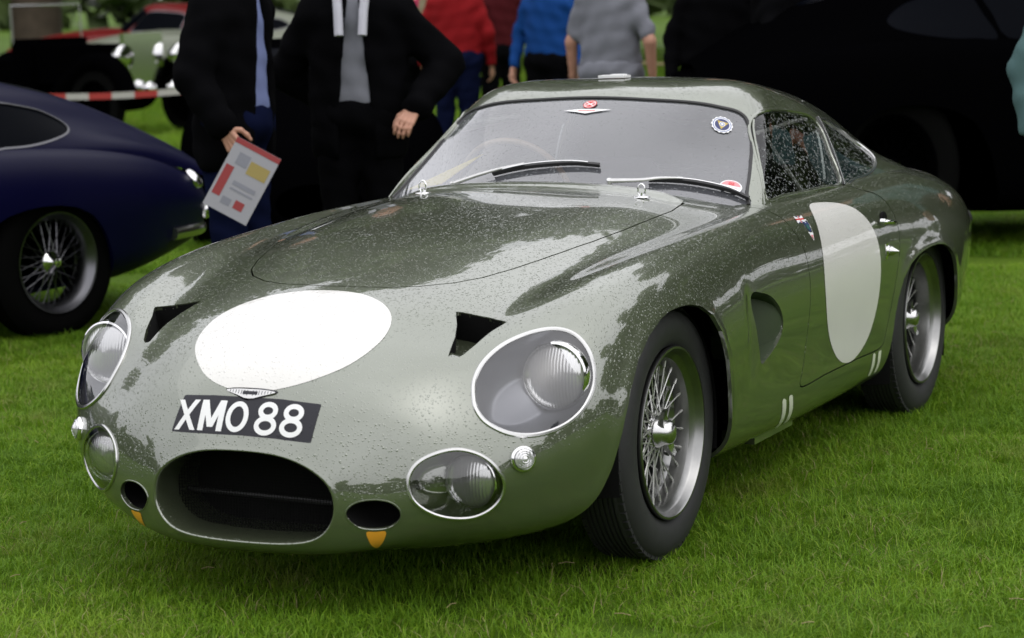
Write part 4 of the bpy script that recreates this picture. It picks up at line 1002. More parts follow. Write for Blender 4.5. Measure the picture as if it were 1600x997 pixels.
# bonnet pins: plate and hoop
for y in (.357, -.357):
    (p,), (n_,) = snap([(-.745, y, .878)], BV, BN); g = empty('bonnet_pin', tuple(p + n_*.002), parent=car)
    MB().lathe([(.001, .004), (.020, .004), (.025, .002), (.026, 0)], 28, 'z').build('pin_plate', 'chrome', g)
    P = [(math.sin(a)*.006, math.cos(a)*.011, .022+.016*math.sin(a)) for a in np.linspace(0, 2*math.pi, 24, endpoint=False)]
    P = [(0, math.cos(a)*.0115, .020+.018*math.sin(a)) for a in np.linspace(0, 2*math.pi, 24, endpoint=False)]
    h = MB(); h.tube(P, .0028, 8, closed=True); h.tube([(0, 0, 0), (0, 0, .012)], .005, 10); h.build('pin_hoop', 'chrome', g)
# wipers lie on the screen
def wiper(arm, blade, label=None):
    g = empty('wiper', (0, 0, 0), parent=car)
    P, Nn = lay(np.stack([np.arange(len(arm)), np.zeros(len(arm))], 1), lambda i, _: arm[int(i)], CAB, 0); P = P + Nn*np.linspace(.014, .018, len(P))[:, None]
    P2 = smooth_loop(P, 24, False); m_ = MB(); m_.tube(P2, np.linspace(.0075, .0032, 24), 8); m_.tube([P[0]-Nn[0]*.03, P[0]+Nn[0]*.006], .0075, 14); m_.build('wiper_arm', 'dull_chrome', g)
    Q, Nn = lay(np.stack([np.arange(len(blade)), np.zeros(len(blade))], 1), lambda i, _: blade[int(i)], CAB, 0)
    Q = smooth_loop(Q, 30, False); Nq = np.stack([np.interp(np.linspace(0, 1, 30), np.linspace(0, 1, len(Nn)), Nn[:, c]) for c in range(3)], 1)
    V, F = sweep(Q, Nq, [(-.0020, 0), (-.0040, .006), (-.0045, .014), (.0045, .014), (.0040, .006), (.0020, 0)], False); MB().add(V, F).build('wiper_blade', 'black_trim', g)
    m_ = MB(); m_.tube(Q[3:27]+Nq[3:27]*(.0165+.003*np.sin(np.linspace(0, math.pi, 24)))[:, None], .0022, 6); m_.build('blade_bridge', 'chrome', g)
wiper([(-.905, .193, .90), (-.925, .283, .912), (-.947, .335, .922), (-.972, .40, .925)], [(-.950, .300, .905), (-.965, .37, .918), (-.99, .44, .905), (-1.01, .53, .885), (-1.012, .595, .862)])
wiper([(-.912, -.336, .90), (-.926, -.25, .922), (-.935, -.175, .938), (-.945, -.10, .95)], [(-.930, -.205, .928), (-.940, -.11, .945), (-.945, -.02, .957), (-.953, .06, .960), (-.955, .140, .958)])

# ---------------------------------------------------------------- stickers on glass and door
def disc_pts(cx, cy, r, n=28, wob=0, k=16):
    a = np.linspace(0, 2*math.pi, n*2, endpoint=False); rr = r*(1+wob*np.sin(k*a)); return [(cx, cy, 0)] + [(cx+q*math.cos(t_), cy+q*math.sin(t_), 0) for q, t_ in zip(rr, a)], [(0, i+1, (i+1) % (2*n)+1) for i in range(2*n)]
def ring_pts(cx, cy, r0, r1, n=32):
    a = np.linspace(0, 2*math.pi, n, endpoint=False); return [(cx+r_*math.cos(t_), cy+r_*math.sin(t_), 0) for t_ in a for r_ in (r0, r1)], [(2*i, 2*i+1, (2*i+3) % (2*n), (2*i+2) % (2*n)) for i in range(n)]
def sticker(name, layers, c, sdir, tdir, src, par, off0=.0005):
    c = np.array(c, float); sdir = np.array(sdir, float); tdir = np.array(tdir, float); root = None
    for i, (V, F, mt) in enumerate(layers):
        A = np.array([(v[0], v[1]) for v in V]); P, Nn = lay(A, lambda a, b_: c + a*sdir + b_*tdir, src, off0 + i*.0004)
        fl = []
        for f in F:
            p0, p1, p2 = (P[j] for j in f[:3]); fl.append(tuple(f) if np.dot(np.cross(p1-p0, p2-p0), Nn[f[0]]) > 0 else tuple(reversed(f)))
        F = fl; root_ = mk(name if i == 0 else 'print', P, F, mt, par if i == 0 else root, N=Nn)
        if i == 0: root = root_
def multi(*parts):
    mb = MB()
    for V, F in parts: mb.add(V, F)
    return mb.V, mb.F
def strokes(*ss):
    mb = MB()
    for pts, w_ in ss: stroke(mb, pts, w_)
    return mb.V, mb.F
up_ws = np.array((-.62, 0, .78)); acr = np.array((-.05, 1, 0))
# winged label under a red disc, top centre
wg = MB()
for s in (1, -1):
    a = np.linspace(0, .078, 12); T = .010 - a*.03; Bt = -.016 + a*.30; Bt = np.minimum(Bt, T-.001)
    wg.add([(s*x, y, 0) for x, t_, b_ in zip(a, T, Bt) for y in (t_, b_)], [(2*i, 2*i+1, 2*i+3, 2*i+2) for i in range(11)])
sticker('screen_sticker', [(wg.V, wg.F, 'white_print'), (*strokes(([(-.028, .0), (0, .0), (.028, .0)], .004)), 'red_print')], (-1.178, .004, 1.112), acr, up_ws, CAB, ws, .0)
dV, dF = disc_pts(0, 0, .022)
sticker('screen_sticker', [(dV, dF, 'red_print'), (*multi(strokes(([(-.015, -.012), (0, 0), (.015, .012)], .003), ([(-.015, .012), (0, 0), (.015, -.012)], .003), ([(-.020, 0), (0, 0), (.020, 0)], .002)), ring_pts(0, 0, .0165, .0185)), 'white_print')], (-1.205, .004, 1.134), acr, up_ws, CAB, ws, .0)
sl = np.array((-.18, .95, -.20))
# gear-edged badge in the top corner: white edge, dark ring, gold triangle, blue centre
sticker('screen_sticker', [(*disc_pts(0, 0, .034, 40, .05, 14), 'white_print'), (*ring_pts(0, 0, .0275, .0300), 'blue_print'), (*disc_pts(0, 0, .0235), 'navy_print'),
    ([(0, -.021, 0), (.0185, .0125, 0), (-.0185, .0125, 0)], [(0, 1, 2)], 'gold_print'), (*disc_pts(0, .001, .0095), 'white_print'), (*ring_pts(0, .001, .0045, .0070), 'blue_print')], (-1.228, .434, 1.075), sl, up_ws, CAB, ws, .0)
# round licence disc low in the corner
tv, tf = text_mesh('02', .018, .0008)
a = np.linspace(R(10), R(170), 24); upper = [(0, .006, 0)] + [(.030*math.cos(t_), .030*math.sin(t_), 0) for t_ in a]
sticker('screen_sticker', [(*disc_pts(0, 0, .034), 'white_print'), (upper, [(0, i, i+1) for i in range(1, 24)], 'pink_print'), (tv+[0, .014, 0], tf, 'red_print'), (*strokes(([(-.02, -.006), (0, -.006), (.02, -.006)], .0025), ([(-.016, -.012), (0, -.012), (.016, -.012)], .002)), 'pink_print'), (*disc_pts(.008, -.022, .007, 12), 'pink_print')], (-1.031, .532, .902), np.array((-.30, .93, -.25)), up_ws, CAB, ws, .0)
# flag and shield on the front of the door
dr = [o for o in car.children if o.name.startswith('door') and o.name in ('door',)][0]
fs = np.array((-1, .05, -.12)); ft = np.array((0, -.25, .95))
sticker('flag_sticker', [([(-.036, -.017, 0), (.030, -.013, 0), (.036, .016, 0), (-.030, .012, 0)], [(0, 1, 2, 3)], 'navy_print'),
    (*strokes(([(-.034, -.014), (0, 0), (.034, .014)], .008), ([(-.030, .011), (0, 0), (.030, -.012)], .008), ([(-.033, -.002), (0, 0), (.033, .002)], .011), ([(-.003, -.0145), (0, 0), (.003, .0135)], .011)), 'white_print'),
    (*strokes(([(-.033, -.002), (0, 0), (.033, .002)], .006), ([(-.003, -.0145), (0, 0), (.003, .0135)], .006)), 'red_print')], (-1.110, .722, .800), fs, ft, SRC, dr)
sh = [(-.016, .030, 0), (.018, .034, 0), (.022, .010, 0), (.016, -.014, 0), (.004, -.034, 0), (-.010, -.014, 0), (-.018, .008, 0)]
sticker('shield_sticker', [([(x*1.25, y*1.15, 0) for x, y, _ in sh], [tuple(range(7))], 'white_print'), ([(x*.95, y*.62+.008, 0) for x, y, _ in sh], [tuple(range(7))], 'navy_print'), (*disc_pts(.001, .008, .010), 'green_print'), ([(-.008, -.020, 0), (.012, -.020, 0), (.003, -.034, 0)], [(0, 1, 2)], 'pink_print')], (-1.135, .742, .768), fs, ft, SRC, dr)

# ---------------------------------------------------------------- interior
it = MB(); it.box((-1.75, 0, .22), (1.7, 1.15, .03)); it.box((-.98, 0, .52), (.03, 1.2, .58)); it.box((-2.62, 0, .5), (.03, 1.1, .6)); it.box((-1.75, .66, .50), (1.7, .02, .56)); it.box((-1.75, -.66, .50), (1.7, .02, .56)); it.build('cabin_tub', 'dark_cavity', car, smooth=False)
V, N, F = patch(SRC, lambda V: np.where(V[:, 2] > .5, np.minimum(V[:, 0]+1.28, -.93-V[:, 0]), -1.), extra=[lambda V: .585-np.abs(V[:, 1])], offset=-.045)
mk('dashboard', V, F, 'leather', car, N=N)
dp = MB(); dp.box((-1.27, 0, .74), (.03, 1.12, .20)); dp.build('dash_panel', 'leather', car, smooth=False)
sw = empty('steering_wheel', (-1.36, -.33, .835), parent=car); sw.rotation_euler = (0, R(-68), 0)
m_ = MB(); m_.tube([(math.cos(a)*.195, math.sin(a)*.195, 0) for a in np.linspace(0, 2*math.pi, 48, endpoint=False)], .0105, 10, closed=True); m_.build('steering_rim', 'wood', sw)
m_ = MB()
for a in (R(90), R(210), R(330)): m_.box((math.cos(a)*.095, math.sin(a)*.095, -.01), (.19, .022, .003), (0, 0, a))
m_.lathe([(.001, .01), (.03, .008), (.036, -.01), (.03, -.03)], 24, 'z'); m_.build('steering_spokes', 'dull_chrome', sw)
for y in (-.33, .33):
    st_ = empty('seat', (-1.78, y, .24), parent=car)
    a = MB(); a.box((.02, 0, .10), (.50, .44, .16)); o = a.build('seat_cushion', 'leather', st_)
    o.modifiers.new('b', 'BEVEL').width = .05
    a = MB(); a.box((-.27, 0, .36), (.12, .44, .62), (0, R(-14), 0)); o = a.build('seat_back', 'leather', st_); o.modifiers.new('b', 'BEVEL').width = .055
cb = MB(); cb.tube(smooth_loop([(-2.02, -.52, .25), (-2.04, -.50, .75), (-2.06, -.44, 1.05), (-2.06, -.3, 1.10), (-2.06, .3, 1.10), (-2.06, .44, 1.05), (-2.04, .50, .75), (-2.02, .52, .25)], 60, False), .018, 10); cb.tube([(-2.05, .42, 1.02), (-2.5, .05, .5)], .015, 10); cb.build('roll_hoop', 'dull_chrome', car)
# folded yellow card standing behind the screen
yc = mk('yellow_card', [(-1.045, -.575, .872), (-1.10, -.46, .925), (-1.125, -.335, .985), (-1.03, -.44, .895), (-1.049, -.574, .870), (-1.104, -.459, .923), (-1.129, -.334, .983), (-1.034, -.439, .893)], [(0, 3, 2, 1), (4, 5, 6, 7), (0, 1, 5, 4), (1, 2, 6, 5), (2, 3, 7, 6), (3, 0, 4, 7)], 'yellow_card', None, smooth=False)
tag(yc, 'folded yellow card lying on the dashboard behind the windscreen', 'card')
# under trays showing below the sill
for s_ in (1, -1):
    ex = MB(); ex.box((-.86, s_*.672, .205), (.34, .10, .036)); ex.build('under_tray', 'green_paint', car, smooth=False)

# ---------------------------------------------------------------- parked cars behind
def dark(name, col, rough=.35, spec=.25, coat=0): return principled(name, col, rough, 0, coat, spec=spec)
dark('navy_paint', (.0012, .0012, .018), .4, .09); principled('dim_rim', (.14, .14, .15), .3, 1.0); dark('black_paint', (.0008, .0008, .001), .8, 0); dark('pale_green_paint', (.17, .185, .14), .35, .3, .1); dark('red_paint', (.12, .008, .008), .4, .2)
dark('tyre_black', (.003, .003, .003), .8, .02); dark('dark_glass', (.001, .0015, .003), .4, .02)

def parked(name, paint, loc, rz, label, scale=(1, 1, 1), group=None, chrome='dull_chrome', lamp=True, cab=0.0, rim='dull_chrome'):
    """a parked car of its own: body, cabin, windows, wheels, lamps and bumpers"""
    c_ = empty(name, loc, rz, label, 'car', group); c_.scale = scale
    BVs, BNs, BFs = BODY_S.grid(110, 60)
    cu = [lambda V: side_sd(V, ARCH_F, 1), lambda V: side_sd(V, ARCH_F, -1), lambda V: side_sd(V, ARCH_R, 1), lambda V: side_sd(V, ARCH_R, -1)]
    skin('body', (BVs, BNs, BFs), cu, paint, c_, lip=.02)
    Cs = CAB_S.grid(90, 50)
    dz_ = np.array((cab, 0, 0)); Cs = (Cs[0]+dz_, Cs[1], Cs[2]); sh_ = lambda L: np.array(L, float)+dz_
    holes = [lp(sh_(SCREEN_L), depth=.5)] + [lp(sh_(f(_LS[k]))) for k in ('SIDEWIN', 'QUARTER') for f in (np.array, mir)] + [lp(sh_(REAR))]
    skin('roof', Cs, holes, paint, c_, lip=.012)
    for nm, f in (('windscreen', holes[0]), ('rear_window', holes[5]), ('door_window', holes[1]), ('door_window', holes[2]), ('quarter_window', holes[3]), ('quarter_window', holes[4])):
        V, N, F = patch(Cs, f, offset=-.004); g_ = mk(nm, V, F, 'dark_glass', c_, N=N)
    if lamp:
        for nm, L_ in (('QUARTER', 0), ('QUARTER', 1), ('SIDEWIN', 0), ('SIDEWIN', 1)):
            L_ = sh_(mir(_LS[nm]) if L_ else _LS[nm]); trim('window_trim', L_, Cs, [(-.005, -.004), (-.005, .003), (.005, .003), (.005, -.004)], 'dim_rim', c_, 60)
    for xc, dy in ((0, .662), (-2.362, .672)):
        for s in (1, -1):
            w_ = empty('wheel', (xc, s*dy, .343), 0 if s > 0 else R(180), parent=c_)
            MB().lathe([(.21, -.07), (.28, -.083), (.32, -.075), (.343, -.05), (.343, .05), (.32, .075), (.28, .083), (.22, .07)], 48).build('tyre', 'tyre_black', w_)
            MB().lathe([(.222, .07), (.226, .080), (.218, .078), (.205, .058), (.190, .040), (.182, -.01), (.20, -.05), (.222, -.07)], 48).build('rim', rim, w_)
            sp = MB()
            for k in range(36):
                a = 2*math.pi*k/36; o_ = R(28) if k % 2 else -R(28)
                sp.tube([(math.cos(a+o_)*.045, .03, math.sin(a+o_)*.045), (math.cos(a)*.186, .0, math.sin(a)*.186)], .0028, 4)
            sp.build('spokes', rim, w_, kind='stuff')
            MB().lathe([(0, .075), (.02, .072), (.03, .05), (.05, .03), (.05, -.05), (0, -.05)], 24).build('hub', 'chrome' if rim != 'black_paint' else rim, w_)
    if lamp:
        for s in (1, -1):
            (p,), (n_,) = snap([(.60, s*.62, .56)], BVs, BNs); g = MB().lathe([(.095, -.01), (.10, .012), (.085, .02), (.06, .04), (.001, .055)], 28, 'z').build('headlamp', 'lens_plain', c_)
            g.location = tuple(p); g.rotation_mode = 'QUATERNION'; g.rotation_quaternion = Vector(n_).to_track_quat('Z', 'Y')
            for (q, r_) in (((-3.33, s*.60, .63), .055), ((-3.36, s*.53, .50), .04)):
                (p,), (n_,) = snap([q], BVs, BNs); g = MB().lathe([(r_, -.01), (r_*1.05, .01), (r_*.8, .025), (.001, .035)], 24, 'z').build('tail_lamp', 'chrome', c_)
                g.location = tuple(p); g.rotation_mode = 'QUATERNION'; g.rotation_quaternion = Vector(n_).to_track_quat('Z', 'Y')
        bp_ = MB(); bp_.tube(smooth_loop([(-3.10, -.70, .40), (-3.42, -.56, .40), (-3.52, -.3, .40), (-3.54, 0, .40), (-3.52, .3, .40), (-3.42, .56, .40), (-3.10, .70, .40)], 40, False), .032, 10); bp_.build('rear_bumper', chrome, c_)
    return c_
principled('lens_plain', (.35, .35, .38), .3, .6)
# frame-aligned placement helpers: ground spots measured from where the photographer stood
def toward(deg, d_):
    a = math.atan2(CF.y, CF.x) - R(deg); return (CAM.x + d_*math.cos(a), CAM.y + d_*math.sin(a))
# navy coupe: rear-left wheel stands 11 m from the camera spot at the left of the view
hd = math.atan2((-CR.y*.60 - CF.y*.76), (-CR.x*.60 - CF.x*.76))
wx, wy = -3.02, -3.36
ox = wx - (math.cos(hd)*(-2.362) - math.sin(hd)*.735); oy = wy - (math.sin(hd)*(-2.362) + math.cos(hd)*.735)
parked('navy_coupe', 'navy_paint', (ox, oy, 0), hd, 'dark navy coupe with wire wheels, parked at the left with its tail beside the booklet', cab=-.27, rim='dim_rim')
px, py = toward(17.8, 15.0); parked('black_saloon', 'black_paint', (px, py, 0), math.atan2(CR.y, CR.x)+R(4), 'tall black saloon parked broadside behind the green coupe\'s tail', (1.08, 1.05, 1.38), lamp=False, rim='black_paint')
px, py = toward(-4.55, 14.9); parked('added_black_car', 'black_paint', (px, py, 0), math.atan2(-CF.y, -CF.x)+R(6), 'low black car added nose-on behind the two people in black to darken the background', (1, 1, 1.0), lamp=False, rim='black_paint')  # added dark car: blackens the lawn behind the two people
px, py = toward(-9.0, 36); parked('pale_saloon', 'pale_green_paint', (px, py, 0), math.atan2(-CR.y, -CR.x)+R(10), 'pale grey-green car parked far back at the left beyond the barrier tape', (1.05, 1, 1.12))
px, py = toward(-12.2, 30); parked('red_saloon', 'red_paint', (px-6, py-3, 0), math.atan2(-CR.y, -CR.x)+R(4), 'dark red car parked furthest back at the left behind the black vintage tourer', (1, 1, 1.15))
# ---------------------------------------------------------------- black vintage tourer with big chrome lamps, far left
vt = empty('vintage_tourer', (*toward(-9.9, 27.5), 0), math.atan2(CR.y, CR.x)+R(-38), 'black vintage tourer with big bright headlamps parked far left behind the navy coupe', 'car')
a = MB(); a.box((-1.1, 0, .62), (1.5, 1.15, .42)); a.box((.35, 0, .78), (1.35, .62, .42)); a.box((-.42, 0, .95), (.12, 1.0, .22)); a.build('body', 'black_paint', vt, smooth=False)
a = MB()
for s in (1, -1):
    a.tube(smooth_loop([(1.55, s*.66, .40), (1.35, s*.66, .74), (.95, s*.66, .80), (.55, s*.66, .55), (.2, s*.66, .34), (-1.2, s*.66, .33), (-1.55, s*.66, .70), (-1.9, s*.66, .78), (-2.25, s*.66, .55)], 60, False), .11, 10)
a.build('wings', 'black_paint', vt)
a = MB(); a.box((1.04, 0, .80), (.06, .56, .62)); a.build('radiator_shell', 'chrome', vt, smooth=False)
for s in (1, -1):
    a = MB().lathe([(.001, -.16), (.08, -.12), (.13, -.02), (.135, .02), (.12, .03), (.06, .045), (.001, .05)], 32, 'x', (1.2, s*.42, .86)); a.build('headlamp', 'chrome', vt)
    a = MB().lathe([(.001, -.1), (.05, -.08), (.08, 0), (.06, .03), (.001, .035)], 24, 'x', (1.35, s*.18, .52)); a.build('spot_lamp', 'chrome', vt)
    for x in (1.05, -1.85):
        w_ = empty('wheel', (x, s*.66, .38), 0, parent=vt); MB().lathe([(.25, -.06), (.36, -.06), (.38, 0), (.36, .06), (.25, .06)], 40).build('tyre', 'tyre_black', w_); MB().lathe([(.25, -.05), (.25, .05), (.23, .05), (.05, .08), (0, .08)], 40).build('rim', 'black_paint', w_)
a = MB(); a.tube([(-.45, -.5, 1.02), (-.47, -.5, 1.42), (-.47, .5, 1.42), (-.45, .5, 1.02)], .015, 6, closed=True); a.build('windscreen_frame', 'dull_chrome', vt, smooth=False)

# ---------------------------------------------------------------- barrier tape on stakes, rope
m, t, b = principled('barrier_tape', (.6, .6, .6), .5)
tc = N_(t, 'ShaderNodeTexCoord'); wv = N_(t, 'ShaderNodeTexWave'); wv.wave_profile = 'SIN'; wv.bands_direction = 'X'; wv.inputs['Scale'].default_value = .85
sx = N_(t, 'ShaderNodeMath', operation='GREATER_THAN'); sx.inputs[1].default_value = .5; mx = N_(t, 'ShaderNodeMixRGB'); mx.inputs[1].default_value = (.30, .02, .015, 1); mx.inputs[2].default_value = (.36, .35, .32, 1)
t.links.new(tc.outputs['Object'], wv.inputs['Vector']); t.links.new(wv.outputs['Fac'], sx.inputs[0]); t.links.new(sx.outputs[0], mx.inputs[0]); t.links.new(mx.outputs[0], b.inputs['Base Color'])
tp0, tp1 = Vector((*toward(-13.5, 20.5), .80)), Vector((*toward(-5.6, 20.2), .78)); dv = tp1-tp0; Ln = dv.length
V = []; F = []
for i in range(25):
    x = Ln*i/24; z = -.10*4*(i/24)*(1-i/24)
    V += [(x, 0, z-.026), (x, 0, z+.026), (x, .002, z+.026), (x, .002, z-.026)]
    if i: k = 4*i; F += [(k-4, k, k+1, k-3), (k-3, k+1, k+2, k-2), (k-2, k+2, k+3, k-1), (k-1, k+3, k, k-4)]
tpe = mk('barrier_tape', V, F, 'barrier_tape', None, smooth=False); tpe.location = tp0; tpe.rotation_euler = (0, 0, math.atan2(dv.y, dv.x)); tag(tpe, 'red and white barrier tape strung between two stakes behind the navy coupe', 'tape')
for p, lb in ((tp0, 'wooden stake at the left end of the barrier tape'), (tp1, 'wooden stake at the right end of the barrier tape')):
    a = MB(); a.tube([(p.x, p.y, -.05), (p.x, p.y, .9)], [.02, .018], 8); o = a.build('stake', 'bark', None); tag(o, lb, 'stake', 'stakes holding the barrier tape')
rp = MB(); q0, q1 = toward(2.4, 33), toward(5.6, 31); rp.tube([(q0[0], q0[1], .50), ((q0[0]+q1[0])/2, (q0[1]+q1[1])/2, .47), (q1[0], q1[1], .62)], .02, 6); rp.tube([(q0[0], q0[1], 0), (q0[0], q0[1], .6)], .025, 6); rp.tube([(q1[0], q1[1], 0), (q1[0], q1[1], .7)], .025, 6)
m, t, b = principled('rope', (.25, .19, .10), .8); o = rp.build('rope_barrier', 'rope', None); tag(o, 'tan rope barrier strung low across the far lawn right of the grey shirt', 'barrier')

# ---------------------------------------------------------------- people: smooth implicit figures, surface nets
def surface_nets(f, lo, hi, h):
    lo = np.array(lo, float); hi = np.array(hi, float); n = np.ceil((hi-lo)/h).astype(int)+1
    ax = [lo[i] + h*np.arange(n[i]) for i in range(3)]; X, Y, Z = np.meshgrid(*ax, indexing='ij'); D = f(X, Y, Z)
    s = D < 0; c0 = [slice(0, -1), slice(1, None)]
    acc = np.zeros(tuple(np.array(D.shape)-1)+(3,)); cnt = np.zeros(tuple(np.array(D.shape)-1))
    for axis in range(3):
        sl0 = [slice(None)]*3; sl1 = [slice(None)]*3; sl0[axis] = slice(0, -1); sl1[axis] = slice(1, None)
        a, b_ = D[tuple(sl0)], D[tuple(sl1)]; cr_ = (a < 0) != (b_ < 0); t_ = np.where(cr_, a/np.where(cr_, a-b_, 1), 0)
        o1, o2 = [i for i in range(3) if i != axis]
        for u in (0, 1):
            for v in (0, 1):
                s_ = [slice(None)]*3; s_[o1] = c0[u]; s_[o2] = c0[v]
                cc = cr_[tuple(s_)]; tt = t_[tuple(s_)]; cnt += cc
                acc[..., axis] += tt*cc; acc[..., o1] += u*cc; acc[..., o2] += v*cc
    act = cnt > 0; idx = np.full(act.shape, -1); idx[act] = np.arange(act.sum())
    I = np.argwhere(act); V = lo + h*(I + acc[act]/cnt[act][:, None]); Fs = []
    for axis in range(3):
        sl0 = [slice(None)]*3; sl1 = [slice(None)]*3; sl0[axis] = slice(0, -1); sl1[axis] = slice(1, None)
        a, b_ = s[tuple(sl0)], s[tuple(sl1)]; E = np.argwhere(a != b_); o1, o2 = [i for i in range(3) if i != axis]
        if axis == 1: o1, o2 = o2, o1
        E = E[(E[:, o1] > 0) & (E[:, o2] > 0) & (E[:, o1] < act.shape[o1]) & (E[:, o2] < act.shape[o2])]
        if not len(E): continue
        def at_(d1, d2): q = E.copy(); q[:, o1] -= d1; q[:, o2] -= d2; return idx[q[:, 0], q[:, 1], q[:, 2]]
        q = np.stack([at_(1, 1), at_(0, 1), at_(0, 0), at_(1, 0)], 1); fl = ~a[E[:, 0], E[:, 1], E[:, 2]]; q[fl] = q[fl][:, ::-1]; Fs.append(q)
    F = np.concatenate(Fs); return V, F[(F >= 0).all(1)]

def cap(X, Y, Z, a, b_, ra, rb, sq=(1, 1, 1)):
    a = np.array(a, float); b_ = np.array(b_, float); d_ = b_-a; q = d_@d_ + 1e-12
    px, py, pz = X-a[0], Y-a[1], Z-a[2]; t_ = np.clip((px*d_[0]+py*d_[1]+pz*d_[2])/q, 0, 1)
    return np.sqrt(((px-t_*d_[0])*sq[0])**2 + ((py-t_*d_[1])*sq[1])**2 + ((pz-t_*d_[2])*sq[2])**2) - (ra + (rb-ra)*t_)
def ell_(X, Y, Z, c, r_):
    k = np.sqrt(((X-c[0])/r_[0])**2+((Y-c[1])/r_[1])**2+((Z-c[2])/r_[2])**2); return (k-1)*min(r_)
def smin(a, b_, k): h = np.clip(.5+.5*(b_-a)/k, 0, 1); return b_*(1-h)+a*h - k*h*(1-h)
def wrinkle(X, Y, Z, s, amp): return 1.5*amp*(np.sin(X*s+np.sin(Z*s*.7)*1.3)*np.sin(Z*s*1.25+Y*s*.4) + .5*np.sin(Y*s*1.7+Z*s*.9))
for n_, c_, r_ in (('skin', (.42, .22, .15), .5), ('hair_brown', (.05, .03, .02), .6), ('hair_grey', (.28, .27, .26), .6), ('cloth_black', (.0025, .0025, .003), .95), ('cloth_charcoal', (.006, .006, .007), .9), ('cloth_red', (.19, .006, .008), .85), ('cloth_darkred', (.05, .004, .006), .85), ('cloth_blue', (.004, .04, .17), .8),
                   ('cloth_grey', (.17, .175, .20), .9), ('cloth_shirt', (.15, .18, .34), .85), ('cloth_jeans', (.004, .006, .022), .9), ('cloth_tan', (.22, .19, .12), .9), ('cloth_pink', (.30, .03, .07), .85), ('cloth_teal', (.06, .11, .11), .9), ('cloth_white', (.45, .45, .50), .85), ('shoe', (.01, .009, .008), .5), ('eye', (.02, .015, .01), .2)):
    m, t, b = principled(n_, c_, r_, spec=(.02 if n_ in ('cloth_black', 'cloth_jeans') else .12) if 'cloth' in n_ else .35); vary(m, t, b, c_, .14, 14)

def hand_mesh(name, par, wrist, fdir, pdir, curl, mat='skin', side=1, k=1.0):
    """palm, four unequal bent fingers and a thumb; fdir = fingers, pdir = palm normal"""
    f = Vector(fdir).normalized(); p = Vector(pdir); p = (p - f*p.dot(f)).normalized(); s = f.cross(p)*side; W = Vector(wrist)
    segs = []
    for i, (off, ln) in enumerate(((-.032, .068), (-.011, .078), (.010, .073), (.030, .058))):
        q = W + f*.088*k + s*off*k; a_ = 0; prev = q
        for j, fr in enumerate((.45, .32, .23)):
            a_ += curl*(1.0, 1.15, .9)[j]; d_ = f*math.cos(a_) + p*math.sin(a_); nx = prev + d_*ln*fr*k; segs.append((prev, nx, .0088*k-.0008*j, .0082*k-.0009*j)); prev = nx
        segs.append((W + s*off*.55*k + f*.012, q, .0135*k, .0105*k))
    t0 = W + f*.026*k - s*.026*k; t1 = t0 + (f*.55 - s*.62 + p*.45).normalized()*.040*k; t2 = t1 + (f*.85 - s*.10 + p*.5).normalized()*.032*k; t3 = t2 + (f*.9 + s*.12 + p*.4).normalized()*.024*k
    segs += [(W + f*.015, t0, .015*k, .013*k), (t0, t1, .0125*k, .0105*k), (t1, t2, .0102*k, .0095*k), (t2, t3, .0092*k, .0075*k), (W-f*.06, W+f*.01, .024*k, .022*k)]
    pts = np.array([q for a, b_, _, _ in segs for q in (a, b_)])
    def fn(X, Y, Z):
        d_ = None
        for a, b_, ra, rb in segs:
            e = cap(X, Y, Z, a, b_, ra, rb); d_ = e if d_ is None else smin(d_, e, .006)
        return d_
    V, F = surface_nets(fn, pts.min(0)-.03, pts.max(0)+.03, .0042); return mk(name, V, F, mat, par)

